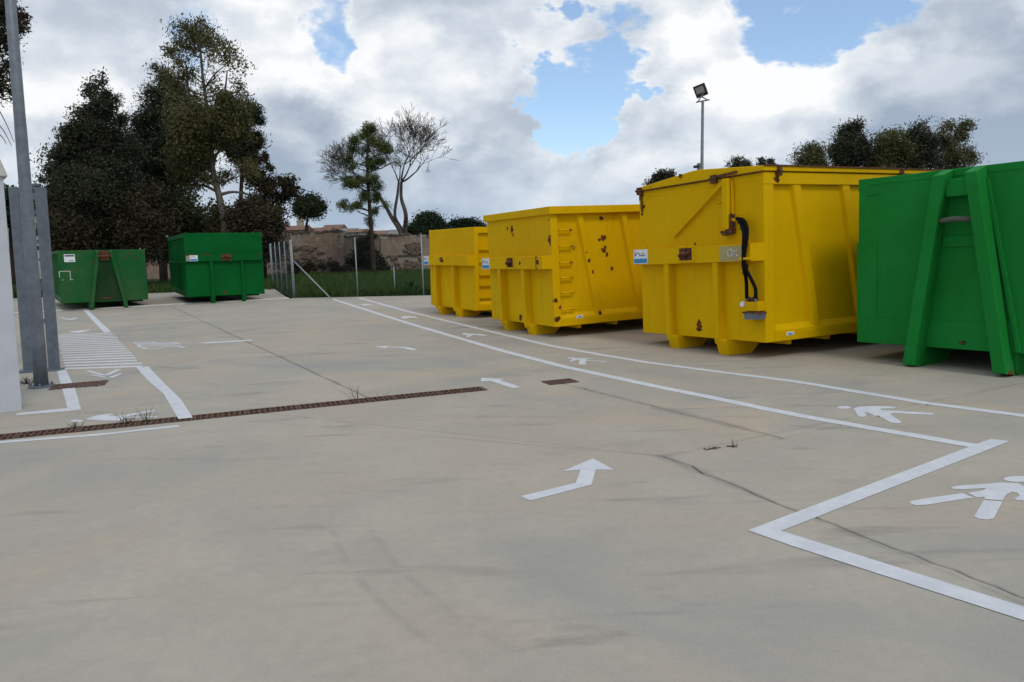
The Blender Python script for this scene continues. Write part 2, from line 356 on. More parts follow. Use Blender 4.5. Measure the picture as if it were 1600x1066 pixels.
for i in range(n_k):
    a = KL.lerp(KR, i/n_k)-KN*.16; b = KL.lerp(KR, (i+1)/n_k)-KN*.16
    kk = MB(); kk.hexa([Vector(p) for p in ((a.x, a.y, -.2), (b.x-KD.x*.012, b.y-KD.y*.012, -.2), (b.x+KN.x*.38-KD.x*.012, b.y+KN.y*.38-KD.y*.012, -.2), (a.x+KN.x*.38, a.y+KN.y*.38, -.2), (a.x, a.y, .028), (b.x-KD.x*.012, b.y-KD.y*.012, .028), (b.x+KN.x*.38-KD.x*.012, b.y+KN.y*.38-KD.y*.012, .03), (a.x+KN.x*.38, a.y+KN.y*.38, .03))])
    M.setdefault('kerb', simple('pale_kerb', (.60, .585, .55), .9, 0, .1, 4, .2)); kk.build('kerb_stone', M['kerb'], yard, bevel=.008)

# ------------------------------------------------------------------ drain channel, gratings, manhole covers
drain = empty('drain_channel', D1, 'long rusty slotted drain channel crossing the concrete yard', 'drain')
def local_to(o, p): return Vector(p)-o.location
ch = MB(); lo = (DL-D1).length; ang = math.atan2(-DD.y, -DD.x)      # local x runs from the far end towards the near end
drain.rotation_euler = (0, 0, ang)
ch.box(0, lo, -DW+.004, -DW+.016, -.22, -.004); ch.box(0, lo, DW-.016, DW-.004, -.22, -.004); ch.box(0, lo, -DW+.016, DW-.016, -.24, -.21)
ch.box(.004, .02, -DW+.016, DW-.016, -.21, -.004)
ch.build('channel', M['soil'], drain)
def grate_mesh(L_, W_, ns, mat, name='grate'):
    g = MB(); z0, z1 = -.03, .001; e_ = .022
    g.box(.003, L_-.003, -W_, -W_+e_, z0, z1); g.box(.003, L_-.003, W_-e_, W_, z0, z1); g.box(.003, L_-.003, -.013, .013, z0, z1-.002)
    for i in range(ns+1):
        x = .003+(L_-.03)*i/ns; 
        for s in (-1, 1):
            a, b = sorted((s*.013, s*(W_-e_))); g.box(x, x+(.024 if i in (0, ns) else .017), a, b, z0, z1-.001)
    return g.mesh(name, mat)
gm = grate_mesh(.5, DW-.018, 9, M['rust_iron'])
M['painted_iron'] = simple('painted_iron', (.62, .63, .66), .8, 0, .3, 25, .3)
gm_p = grate_mesh(.5, DW-.018, 9, M['painted_iron'])
cross = (gp(297, 658)-D1).length
for i in range(int(lo/.5)):
    o = link('grate', gm_p if abs(i*.5+.25-cross) < .16 else gm, drain); o.location = (.02+i*.5, 0, 0); o.rotation_euler = (RNG.normal(0, .01), 0, RNG.normal(0, .003))
# square gully by the walkway line and rectangular cover by the gate
def cover(name, px, w_, h_, label, solid):
    c = gp(*px); o = empty(name, (c.x, c.y, .004), label, 'drain cover'); o.rotation_euler = (0, 0, math.atan2(DD.y, DD.x))
    f = MB(); a, b = w_/2, h_/2
    for x0, x1, y0, y1 in ((-a, a, -b, -b+.03), (-a, a, b-.03, b), (-a, -a+.03, -b+.03, b-.03), (a-.03, a, -b+.03, b-.03)): f.box(x0, x1, y0, y1, -.003, .004)
    f.build('frame', M['rust_iron'], o)
    g = MB()
    if solid:
        g.box(-a+.032, a-.032, -b+.032, b-.032, -.003, .002)
        for i in range(10):
            for j in range(5):
                x = -a+.06+(w_-.12)*i/9; y = -b+.06+(h_-.12)*j/4; g.box(x-.012, x+.012, y-.006, y+.006, .002, .005)
        g.build('lid', M['rust_iron'], o)
    else:
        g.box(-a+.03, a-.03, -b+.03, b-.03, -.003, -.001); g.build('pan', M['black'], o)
        n = 8
        for i in range(n):
            s_ = MB(); x = -a+.04+(w_-.08)*(i+.5)/n; s_.box(x-.012, x+.012, -b+.03, b-.03, -.001, .003); s_.build('grate_bar', M['rust_iron'], o)
    return o
cover('gully_grate', (875, 597), .36, .26, 'small square reddish rusty gully grate beside the white walkway line', False)
cover('manhole_cover', (124, 602), .62, .42, 'rectangular brown rusty manhole cover under the painted line by the galvanised pole', True)

# ------------------------------------------------------------------ painted markings (parts of the yard)
def zoomer(x0, y0, k): return lambda pts: [(x0+x/k, y0+y/k) for x, y in pts]
mk_z = [.0035]
def paint_poly(pts, name, label, mat='paint', z=None, px=True):
    z = z or .0024
    P = [gp(x, y) if px else Vector((x, y, 0)) for x, y in pts]
    bm = bmesh.new(); vs = [bm.verts.new((p.x, p.y, z)) for p in P]; f = bm.faces.new(vs); bm.normal_update(); bmesh.ops.triangulate(bm, faces=[f])
    bmesh.ops.recalc_face_normals(bm, faces=bm.faces)
    for f in bm.faces:
        if f.normal.z < 0: f.normal_flip()
    me = bpy.data.meshes.new(name); bm.to_mesh(me); bm.free(); me.materials.append(M[mat]); o = link(name, me, yard)
    if label: o['label'] = label
    return o
def band(pts, wd, name, label, rough=.006, px=True, z=None):
    P = [gp(x, y) if px else Vector((x, y, 0)) for x, y in pts]; Q = []
    for i in range(len(P)-1):
        n = max(1, int((P[i+1]-P[i]).length/.09)); Q += [P[i].lerp(P[i+1], k/n) for k in range(n)]
    Q.append(P[-1]); L_, R_ = [], []
    for i, q in enumerate(Q):
        d = (Q[min(i+1, len(Q)-1)]-Q[max(i-1, 0)]).normalized(); n = Vector((-d.y, d.x, 0))
        L_.append(q+n*(wd/2+rj.uniform(-rough, rough))); R_.append(q-n*(wd/2+rj.uniform(-rough, rough)))
    k = len(Q); mb = MB(); zz = z or .0024
    mb.v = [(p.x, p.y, zz) for p in L_+R_]; mb.f = [(i, k+i, k+i+1, i+1) for i in range(k-1)]
    o = mb.build(name, M['paint'], yard); 
    for p in o.data.polygons:
        if p.normal.z < 0: p.flip()
    if label: o['label'] = label
    return o
LA = [(521, 468), (640, 506), (780, 547), (880, 573), (1020, 603), (1100, 619), (1240, 648), (1313, 661), (1528, 698)]
LB = [(561, 465.7), (640, 487.6), (780, 521.4), (860, 540.5), (930, 553), (1010, 566.5), (1140, 583.4), (1240, 596), (1442, 629.4), (1600, 650), (1900, 690)]
band(LA, .125, 'painted_line', 'long white walkway edge line on the lane side')
band(LB, .115, 'painted_line', 'long white walkway edge line on the container side')
z5 = zoomer(1140, 560, 2.478)
paint_poly(z5([(70, 668), (985, 322), (1015, 314), (1085, 322), (200, 670)]), 'painted_line', 'white stop line between two walkway strips', z=.003)
paint_poly(z5([(70, 668), (200, 670), (1140, 965), (2600, 1420), (2600, 1540), (1140, 1018), (500, 812), (240, 728)]), 'painted_line', 'white lane edge line turning off from the sharp corner', z=.0036)
z8a = zoomer(800, 700, 8.889)
paint_poly(z8a([(120, 675), (235, 730), (280, 730), (1105, 515), (1165, 305), (1415, 308), (1125, 150), (705, 328), (950, 308), (885, 490)]), 'painted_arrow', 'bent white direction arrow in the middle of the lane')
z8b = zoomer(560, 520, 4)
paint_poly(z8b([(770, 283), (918, 290), (882, 297), (1018, 342), (962, 348), (826, 302), (764, 306)]), 'painted_arrow', 'straight white arrow beside the drain end')
z8c = zoomer(500, 450, 5.714)
paint_poly(z8c([(483, 527), (625, 517), (602, 525), (745, 529), (800, 533), (868, 553), (848, 560), (790, 552), (740, 537), (602, 531), (590, 540)]), 'painted_arrow', 'flat looking white bent arrow far along the lane')
z1a = zoomer(0, 460, 4)
paint_poly(z1a([(1225, 304), (1570, 284), (1582, 291), (1290, 308)]), 'painted_line', 'short thin white dash across the lane')
# left walkway
paint_poly(z1a([(330, 180), (338, 180), (366, 300), (350, 300)]), 'painted_line', 'white walkway edge beside the steel columns')
paint_poly(z1a([(355, 476), (412, 472), (470, 590), (506, 718), (424, 722), (388, 590)]), 'painted_line', 'broad white painted edge over the rusty cover')
paint_poly(z1a([(100, 758), (105, 745), (424, 712), (506, 712), (504, 722), (430, 732)]), 'painted_line', 'thin white line at the foot of the white wall', z=.003)
paint_poly(z1a([(516, 96), (546, 94), (695, 236), (652, 242)]), 'painted_line', 'white walkway edge beyond the zebra stripes')
paint_poly(z1a([(850, 458), (925, 450), (1040, 570), (1130, 655), (1205, 772), (1115, 780), (1020, 620), (930, 545)]), 'painted_line', 'broad white walkway edge running to the drain')
band([(-200, 705), (0, 691.5), (150, 680), (280, 666)], .09, 'painted_line', 'white line along the near side of the drain')
zs = zoomer(80, 480, 7.27)
zl0, zl1, zr0, zr1 = [gp(*zs([p])[0]) for p in ((55, 318), (158, 712), (690, 292), (1065, 682))]
NS = 17
for i in range(NS):
    a, b = i/(NS-.45), (i+.52)/(NS-.45)
    P = [zl0.lerp(zl1, a), zr0.lerp(zr1, a), zr0.lerp(zr1, b), zl0.lerp(zl1, b)]
    P = [p+Vector((rj.uniform(-.03, .03), rj.uniform(-.01, .01), 0)) for p in P]
    paint_poly([(p.x, p.y) for p in P], 'zebra_stripe', None, px=False)
# STOP lettering: read by a driver coming from the right, so the letter tops point left
tl, tr, bl, br = [gp(*zs([p])[0]) for p in ((935, 395), (1420, 392), (1045, 482), (1520, 462))]
def letter(k, strokes):
    for st in strokes:
        P = []
        for (h, a) in st:                 # h: 0 foot .. 1 top of the letter, a: 0..1 across the letter
            s_ = (k+.12+.76*a)/4          # 0 at S (near) .. 1 at P (far)
            l = bl.lerp(tl, s_); r_ = br.lerp(tr, s_); q = r_.lerp(l, h); P.append((q.x, q.y))
        band(P, .075, 'painted_letter', None, .003, px=False)
letter(0, [[(.12, .0), (0, .3), (.1, .9), (.35, .95), (.5, .5), (.65, .05), (.9, .1), (1, .6), (.9, 1)]])
letter(1, [[(0, .5), (.95, .5)], [(1, 0), (1, 1)]])
letter(2, [[(.1, .1), (.9, .1), (1, .5), (.9, .9), (.1, .9), (0, .5), (.1, .1)]])
letter(3, [[(0, .05), (1, .05), (1, .8), (.8, 1), (.55, .8), (.52, .05)]])
# pedestrian pictograms
def ell(cx, cy, a, b, n=16): return [(cx+a*math.cos(2*math.pi*i/n), cy+b*math.sin(2*math.pi*i/n)) for i in range(n)]
def picto(z, polys, label):
    for i, p in enumerate(polys): paint_poly(z(p), 'painted_pedestrian', label)
z7a = zoomer(20, 580, 5)
picto(z7a, [ell(500, 391, 55, 8), [(565, 378), (640, 352), (720, 338), (810, 332), (748, 350), (832, 351), (1105, 305), (1112, 314), (880, 359), (1128, 354), (1132, 362), (880, 369), (835, 389), (700, 389)]], 'white pedestrian pictogram lying behind the drain weeds')
picto(zs, [[(385, 722), (430, 720), (610, 768), (740, 708), (800, 708), (690, 762), (640, 778), (560, 778)], [(430, 770), (480, 768), (600, 790), (640, 808), (600, 802)], [(640, 800), (800, 748), (806, 756), (700, 806)]], 'white pedestrian pictogram at the near end of the zebra stripes')
picto(zs, [[(90, 124), (130, 122), (205, 136), (262, 122), (318, 122), (258, 140), (210, 148)]], 'small white pedestrian pictogram farthest along the left walkway')
picto(zs, [[(190, 268), (260, 272), (380, 262), (436, 254), (440, 262), (380, 280), (320, 292), (200, 290), (250, 280)]], 'white pedestrian pictogram touching the far end of the zebra stripes')
z10 = zoomer(860, 540, 10)
picto(z10, [[(260, 208), (280, 190), (375, 188), (388, 200), (710, 203), (565, 216), (570, 230), (890, 248), (860, 262), (640, 242), (556, 240), (545, 302), (440, 300), (460, 226), (420, 226), (320, 257), (296, 250), (352, 210)]], 'white pedestrian pictogram in the walkway beside the gully grate')
z8d = zoomer(1280, 610, 8)
picto(z8d, [ell(310, 218, 88, 18), [(430, 228), (520, 205), (680, 198), (870, 203), (955, 218), (930, 232), (770, 232), (770, 250), (950, 258), (1430, 290), (1425, 310), (1200, 302), (940, 288), (885, 300), (1035, 400), (990, 414), (900, 412), (740, 318), (690, 322), (610, 280), (565, 282), (600, 312), (560, 336), (490, 330)]], 'white pedestrian pictogram crossed by a slab joint')
z8e = zoomer(1400, 720, 8)
picto(z8e, [ell(1530, 232, 185, 38, 20), [(165, 518), (205, 505), (400, 470), (830, 410), (900, 440), (985, 468), (900, 475), (380, 555), (250, 562), (190, 545)], [(1095, 497), (1330, 517), (1225, 725), (1130, 742), (1040, 730), (975, 700)],
     [(680, 340), (760, 318), (1170, 290), (1310, 275), (1530, 285), (1640, 350), (1720, 420), (1800, 490), (1640, 508), (1510, 497), (1475, 480), (1545, 440), (1520, 405), (1450, 395), (1390, 420), (1360, 452), (1335, 500), (1110, 485), (1105, 455), (1010, 462), (895, 405), (1090, 375), (1130, 345), (850, 362), (720, 358)]], 'large white walking figure painted by the sharp line corner')
picto(z8c, [[(355, 150), (420, 142), (485, 148), (420, 154), (410, 160)]], 'tiny white pedestrian pictogram at the far end of the walkway')
picto(z8c, [[(720, 258), (760, 250), (850, 255), (885, 268), (840, 268), (790, 268), (770, 278), (735, 274)]], 'small curled white pedestrian pictogram in the walkway opposite the least tall yellow container')
picto(z8c, [[(1265, 410), (1290, 402), (1320, 408), (1430, 412), (1505, 424), (1450, 430), (1370, 420), (1330, 440), (1300, 438), (1320, 424), (1280, 420)]], 'small white pedestrian pictogram in the walkway opposite the ladder container')
# ------------------------------------------------------------------ hook-lift containers
def frame_empty(name, x, y, yaw, wd, tr, tp, label, cat='skip container', group='hook lift containers in the yard'):
    yaw = R(yaw); e = Vector((math.cos(yaw), math.sin(yaw), 0)); b = Vector((-e.y, e.x, 0)); up = Vector((0, 0, 1))
    mid = Vector((x, y, 0))+e*wd/2
    e2 = (e+up*tr).normalized(); b2 = (b+up*tp); b2 = (b2-e2*b2.dot(e2)).normalized(); u2 = e2.cross(b2)
    o = empty(name, (0, 0, 0), label, cat, group); m = Matrix((e2, b2, u2)).transposed().to_4x4(); m.translation = mid-e2*wd/2; o.matrix_world = m
    return o
def sign_plate(parent, u, d, z, wd=.32, ht=.20, name='sign_plate'):
    s = MB().box(u, u+wd, d-.006, d, z, z+ht).build(name, M['white'], parent)
    MB().box(u+.01, u+wd-.01, d-.0085, d-.0062, z+.012, z+ht*.36).build('blue_band', M['blue'], s)
    k = MB(); k.tube([(u+.10+.05*math.cos(a), d-.008, z+ht*.56+.045*math.sin(a)) for a in [i*math.pi/8 for i in range(9)]], .005, 4)
    k.box(u+.03, u+.04, d-.0085, d-.0062, z+ht*.5, z+ht*.9); k.box(u+.16, u+wd-.05, d-.0085, d-.0062, z+ht*.55, z+ht*.6); k.box(u+.18, u+wd-.08, d-.0085, d-.0062, z+ht*.68, z+ht*.72)
    k.build('logo_marks', M['ink'], s)
    return s
def hook_plate(parent, mat, u0, u1, z0, z1, d):
    b = MB(); t_ = .03
    b.box(u0, u1, d-.012, d, z1-t_, z1); b.box(u0, u1, d-.012, d, z0, z0+t_); b.box(u0, u0+t_, d-.012, d, z0+t_, z1-t_); b.box(u1-t_, u1, d-.012, d, z0+t_, z1-t_)
    p = b.build('hook_frame', mat, parent, bevel=.004)
    MB().box(u0+t_, u1-t_, d-.004, d-.001, z0+t_, z1-t_).build('hook_recess', M['rust'], p)
    c = MB(); um, zm = (u0+u1)/2, (z0+z1)/2
    c.tube([(u0+.05, d-.03, zm-.02), (um-.02, d-.05, zm+.02), (um+.03, d-.05, zm), (u1-.05, d-.03, zm+.03)], .022, 7)
    c.tube([(um, d-.01, zm-.06), (um, d-.06, zm-.01), (um, d-.02, zm+.07)], .018, 7); c.build('hook_bar', M['rust'], p, smooth=True)
    return p
def skids(o, mat, dark, wd, L, zb, cs, lo=.12, fw=.2, slope=.05):
    for c in cs:
        k = MB(); z0 = -.015
        k.prism([(-.10, zb+.02), (-.10+.0, zb-.02), (-.10+slope, z0), (.36, z0), (.5, zb*.55), (L, zb*.55), (L, zb+.01), (.0, zb+.01)], 'x', c-fw/2, c+fw/2)
        k.build('skid', mat, o, bevel=.006)
        for y in (L-.35,):
            r_ = MB().tube([(c-fw/2-.02, y, .085), (c+fw/2+.02, y, .085)], .1, 14); r_.build('roller', dark, o, smooth=False)
def shell(o, mat, wd, L, zb, zt, rim=.16, post=.13, inset=.055, ribs=(), ledge=.16, ribw=.17, both=True, rimout=0.0, lidded=False):
    B = .007
    MB().box(post*.5, wd-post*.5, .0, .05, zb, zt-.02).build('front_wall', mat, o, bevel=B)
    MB().box(.05, wd-.05, .06, L-.06, zb-.001, zb+.06).build('floor', mat, o)
    MB().box(.02, wd-.02, L-.06, L, zb, zt-.01).build('rear_door', mat, o, bevel=B)
    for s in (0, 1):
        X = (lambda u: u) if s else (lambda u: wd-u)
        def bx(name, u0, u1, d0, d1, z0, z1, bev=B):
            a, b = sorted((X(u0), X(u1))); return MB().box(a, b, d0, d1, z0, z1).build(name, mat, o, bevel=bev)
        bx('side_wall', wd-inset-.03, wd-inset, .04, L-.04, zb+.02, zt-.03, 0)
        bx('corner_post', wd-.12, wd, -.004, post, zb-.002, zt-.002); bx('corner_post', wd-.12, wd, L-post, L+.004, zb-.002, zt-.002)
        bx('bottom_rail', wd-.10, wd+.004, post, L-post, zb-.003, zb+.12)
        lg = MB(); pr = [(X(wd-inset-.002), zb+.118), (X(wd), zb+.118), (X(wd), zb+.135), (X(wd-inset-.002), zb+.118+ledge*.6)]
        lg.prism(pr, 'y', post+.002, L-post-.002); lg.build('rail_ledge', mat, o)
        for (dt, db) in ribs:
            r_ = MB(); z0, z1 = zb+.15, zt-rim+.005; ui, ue = wd-inset-.004, wd-.006; hw = ribw/2; tp = .035
            pts = [(X(ui), db-hw, z0), (X(ue), db-hw+tp, z0), (X(ue), db+hw-tp, z0), (X(ui), db+hw, z0), (X(ui), dt-hw, z1), (X(ue), dt-hw+tp, z1), (X(ue), dt+hw-tp, z1), (X(ui), dt+hw, z1)]
            r_.hexa(pts); r_.build('side_rib', mat, o, bevel=.004)
        bx('top_rail', wd-.11, wd+.006+rimout, -rimout-.006, L+.006, zt-rim, zt)
    if not lidded:
        MB().box(.11, wd-.11, -rimout-.005, .10, zt-rim*(1 if rimout else .6), zt-.001).build('front_rim', mat, o, bevel=B)
    MB().box(.11, wd-.11, L-.1, L+.004, zt-rim, zt-.001).build('rear_rim', mat, o, bevel=B)
    for y in np.arange(.5, L-.3, .75): MB().box(.10, wd-.10, y, y+.07, zb-.07, zb-.002).build('cross_member', mat, o)
def beam(o, mat, wd, z0, z1, dep, u0=.0, ch=.09):
    k = MB().prism([(u0, .002), (u0, -dep), (wd-ch, -dep), (wd-.006, -.004), (wd-.006, .002)], 'z', z0, z1)
    return k.build('front_beam', mat, o, bevel=.008)
def front_ribs(o, mat, cs, z0, z1, dep, wd_=.085):
    for c in cs:
        k = MB().prism([(-dep, z1-.002), (.004, z1-.002), (.004, z0), (-dep+.03, z0-.03), (-dep+.01, z0+.05)], 'x', c-wd_/2, c+wd_/2)
        k.build('front_rib', mat, o, bevel=.005)
        MB().prism([(-dep+.003, z1-.003), (.003, z1-.003), (.003, z0), (-dep+.03, z0)], 'x', c+wd_/2+.001, c+wd_/2+.012).build('rib_flange', mat, o)
YB, YF = (.68, .40, .0005), (.74, .46, .001)
SOIL = simple('underside_grime', (.035, .03, .022), .9, 0, .3, 6, .3)
# --- small yellow open container (least tall of the yellow row)
wd, L, zb, ht = 2.462, 5.8, .181, 1.812; zt = zb+ht
m1 = rusty_paint('yellow_paint_clean', YB, YF, .0, [(.98, -.15, 1.30, .09)], .2)
o = frame_empty('skip_container', -1.951, 19.251, -61.08, wd, -.0038, -.0197, 'lowest and cleanest yellow steel skip container, standing nearest the wire fence of the yellow row')
shell(o, m1, wd, L, zb, zt, ribs=[(1.5, 1.5), (2.6, 2.6), (3.7, 3.7), (4.8, 4.8)], rim=.13, post=.09)
beam(o, m1, wd, 1.16, 1.38, .15, u0=.02); front_ribs(o, m1, (.56, 1.55), zb-.02, 1.16, .13); skids(o, m1, SOIL, wd, L, zb, (.68, 1.67))
sign_plate(o, -.03, -.152, 1.17, .30, .20)
hk = MB().tube([(1.02, -.15, 1.33), (1.06, -.2, 1.29), (1.12, -.17, 1.27)], .03, 7); hk.tube([(1.03, -.16, 1.24), (1.08, -.19, 1.30)], .02, 6); hk.build('hook_bar', M['rust'], o, smooth=True)
for z in (1.52, 1.25, .97, .74, .47):
    MB().bar((wd-.004, .10, z), (wd-.004, .50, z), .03, .035).build('ladder_rung', m1, o, bevel=.004)
MB().box(wd-.05, wd+.002, .50, .56, zb+.15, zt-.14).build('ladder_stile', m1, o)
# --- yellow container with ladder and rust spots
wd, L, zb, ht = 2.436, 5.9, .175, 1.991; zt = zb+ht
u_ = wd-.055
sp2 = [(1.55, -.15, 1.25, .05), (2.36, 0, 1.62, .07), (2.37, .0, 1.69, .05), (2.43, .03, .62, .07), (2.42, .05, .30, .08), (wd, .12, .5, .05), (u_, .62, 1.62, .07), (u_, .64, 1.54, .05), (u_, .45, 1.46, .07), (u_, 1.05, 1.62, .09), (u_, 1.07, 1.42, .10), (u_, .98, 1.58, .05), (u_, 1.12, 1.33, .07), (u_, 1.22, 1.08, .06), (u_, .8, 1.02, .04), (wd, .72, 1.25, .05), (wd, .68, 1.38, .05), (wd, .8, 1.05, .05), (wd, .36, 1.78, .05), (wd, .36, 1.24, .06), (wd, .36, 1.0, .05), (wd, .4, 1.52, .06), (1.0, 0, 1.85, .11), (.85, 0, 1.88, .05), (1.05, 0, 1.76, .06), (2.2, -.15, 1.26, .09), (1.2, 0, .25, .11), (wd, .9, .33, .06), (u_, 1.02, 1.95, .06), (2.38, 0, 1.95, .04)]
m2 = rusty_paint('yellow_paint_rusted', YB, (.72, .45, .002), .05, sp2, .4)
o = frame_empty('skip_container', -.366, 15.236, -63.19, wd, .0097, .0105, 'yellow steel skip container with a ladder of rungs and many rust spots on its side')
shell(o, m2, wd, L, zb, zt, ribs=[(.57, .89), (1.46, 1.78), (2.6, 2.85), (3.7, 3.9), (4.8, 4.95)], rim=.125, post=.13, rimout=.05)
beam(o, m2, wd, 1.145, 1.365, .15, u0=.02); front_ribs(o, m2, (.66, 1.60), zb-.03, 1.145, .14); skids(o, m2, SOIL, wd, L, zb, (.72, 1.68))
sign_plate(o, .0, -.152, 1.15, .33, .20); hook_plate(o, m2, 1.03, 1.34, 1.15, 1.375, -.151); 
rp = MB(); rp.box(2.13, 2.145, -.155, -.15, 1.15, 1.36); rp.box(2.13, 2.19, -.155, -.15, 1.335, 1.36); rp.box(2.13, 2.18, -.155, -.15, 1.145, 1.165); rp.build('rusted_weld', M['rust'], o)
for z in (1.775, 1.505, 1.235, .985, .735, .455): MB().tube([(wd-.05, .15, z), (wd+.008, .15, z), (wd+.008, .40, z), (wd-.05, .40, z)], .014, 7).build('ladder_rung', m2, o, smooth=True)
MB().box(2.375, 2.42, -.0065, -.004, 1.53, 1.70).build('rust_scar', M['rust'], o)
st = MB().box(wd+.0045, wd+.006, .42, .55, .285, .335).build('side_sticker', M['white'], o); MB().box(wd+.0062, wd+.0072, .45, .52, .295, .315).build('sticker_print', M['blue'], st)
# --- tall yellow container with hydraulic lid
wd, L, zb, ht = 2.462, 6.0, .193, 2.142; zt = zb+ht
sp3 = [(1.1, -.13, 1.36, .06), (1.25, 0, .33, .10), (1.25, 0, .40, .07), (.0, 0, 2.25, .06), (.06, 0, 2.3, .09), (.1, 0, 2.1, .05), (.06, 0, 2.0, .05), (1.95, 0, 1.65, .07), (2.15, -.02, 1.2, .10), (2.1, 0, 1.08, .06), (1.72, 0, 1.63, .05), (1.55, -.1, 2.33, .12), (wd, .22, 2.25, .08), (wd, .25, 2.33, .10), (2.15, 0, .75, .07), (2.3, 0, .76, .06), (.3, 0, 2.36, .06), (1.2, 0, 1.5, .04)]
m3 = rusty_paint('yellow_paint_tall', YB, (.72, .44, .001), .0, sp3, .28)
o = frame_empty('skip_container', 2.036, 12.051, -60.89, wd, .0259, -.0013, 'tallest yellow skip container, with hydraulic roof lid and black hose on its front')
shell(o, m3, wd, L, zb, zt, ribs=[(.60, .95), (1.55, 1.9), (2.6, 2.85), (3.6, 3.8), (4.7, 4.85)], rim=.15, post=.17, lidded=True, ribw=.2)
MB().box(.06, wd-.06, -.003, .1, zt-.1, zt-.002).build('front_rim', m3, o, bevel=.006)
beam(o, m3, wd, 1.235, 1.46, .13, u0=.03, ch=.12); front_ribs(o, m3, (.70, 1.69), zb-.03, 1.235, .12, .09); skids(o, m3, SOIL, wd, L, zb, (.78, 1.77), fw=.2)
sign_plate(o, -.01, -.132, 1.25, .33, .215); hook_plate(o, m3, .99, 1.31, 1.245, 1.475, -.131)
lid = MB().prism([(-.03, zt+.012), (wd+.03, zt+.012), (wd+.03, zt+.075), (1.36, zt+.165), (1.2, zt+.165), (-.03, zt+.055)], 'y', -.03, L+.02).build('lid', m3, o, bevel=.008)
lb = MB().bar((-.034, -.034, zt+.006), (wd+.034, -.034, zt+.006), .012, .014); lb.bar((wd+.034, -.03, zt+.078), (wd+.034, L, zt+.078), .02, .02); lb.build('lid_edge', M['rust'], lid)
for x, y in ((.05, -.035), (1.62, -.035), (wd+.012, .22), (wd+.012, 2.65), (wd+.012, 4.8)):
    h_ = MB(); h_.box(x-.05, x+.05, y-.02, y+.045, zt-.05, zt+.06); h_.tube([(x-.07, y-.01, zt+.01), (x+.07, y-.01, zt+.01)], .022, 8); h_.build('hinge', M['rust'], o, bevel=.004)
MB().bar((1.66, -.04, zt+.03), (2.05, -.045, zt+.05), .02, .03).build('hinge_strap', M['rust'], o)
MB().tube([(.98, -.045, zt+.10), (.98, -.045, zt+.15)], .022, 8).build('lid_stud', M['rust'], o)
for i in range(5): MB().tube([(.07+.012*(i % 2), -.012, 2.27-i*.06+.03*math.sin(a)) if False else (.07+.018*math.cos(a), -.014-.006*(i % 2), 2.27-i*.052+.03*math.sin(a)) for a in [k*math.pi/4 for k in range(9)]], .007, 5, False).build('chain_link', M['rust'], o)
a = MB().box(1.83, 1.93, -.10, -.0, 1.66, zt-.02); a.box(1.945, 1.965, -.05, 0, 1.85, zt-.05); a.build('lift_arm', m3, o, bevel=.01)
MB().prism([(1.80, 1.58), (1.98, 1.60), (1.96, 1.86), (1.945, 1.86), (1.93, 1.67), (1.80, 1.63)], 'y', -.08, -.003).build('arm_bracket', M['rust'], o)
MB().bar((.78, -.03, 1.62), (1.83, -.06, 2.28), .03, .045).build('strut', m3, o, bevel=.005)
MB().bar((1.55, -.01, 2.07), (1.72, -.01, 2.02), .02, .02).build('strut_stay', m3, o)
MB().box(2.0, 2.16, -.012, 0, 1.72, 1.86).build('valve_plate', m3, o, bevel=.003); MB().box(2.06, 2.1, -.016, -.012, 1.64, 1.70).build('valve_tag', M['ink'], o)
MB().tube([(1.95, -.05, 1.775), (2.12, -.06, 1.775)], .022, 8).build('hose_fitting', m3, o, smooth=True)
def smooth_path(P, n=8):
    P = [Vector(p) for p in P]; Q = [P[0]*2-P[1]]+P+[P[-1]*2-P[-2]]; out_ = []
    for i in range(1, len(Q)-2):
        for k in range(n):
            t_ = k/n; a_, b_, c_, d_ = Q[i-1:i+3]
            out_.append(.5*((2*b_)+(c_-a_)*t_+(2*a_-5*b_+4*c_-d_)*t_*t_+(3*b_-a_-3*c_+d_)*t_**3))
    return out_+[P[-1]]
h = MB(); h.tube(smooth_path([(2.06, -.07, 1.785), (2.2, -.10, 1.76), (2.29, -.13, 1.66), (2.315, -.155, 1.54), (2.29, -.165, 1.40), (2.265, -.165, 1.28), (2.255, -.165, 1.18), (2.255, -.12, 1.0), (2.24, -.1, .76)]), .024, 8)
h.build('hose', M['rubber'], o, smooth=True)
h = MB(); h.tube(smooth_path([(2.12, -.09, 1.745), (2.2, -.12, 1.70), (2.262, -.16, 1.62), (2.29, -.185, 1.53), (2.28, -.185, 1.40), (2.275, -.18, 1.28), (2.28, -.17, 1.18), (2.345, -.12, 1.0), (2.39, -.10, .88), (2.39, -.1, .76)]), .024, 8)
h.build('hose', M['rubber'], o, smooth=True)
MB().box(2.20, 2.36, -.20, -.125, 1.255, 1.285).build('hose_strap', m3, o, bevel=.004)
bx_ = MB().box(2.22, 2.45, -.12, 0, .60, .72).build('coupling_box', m3, o, bevel=.006)
MB().prism([(2.22, .565), (2.47, .575), (2.46, .50), (2.24, .49)], 'y', -.14, -.002).build('drip_tray', M['galv_dark'], bx_); MB().box(2.20, 2.48, -.145, -.002, .57, .59).build('tray_rim', M['rust'], bx_)
for x in (2.24, 2.29, 2.34, 2.39): MB().tube([(x, -.1, .72), (x, -.1, .775)], .02, 8).build('coupling', M['rust'] if x in (2.29, 2.34) else M['galv'], bx_, smooth=True)
MB().tube([(2.18, -.13, .685), (2.18, -.10, .685)], .035, 12).build('cap', M['white'], bx_)
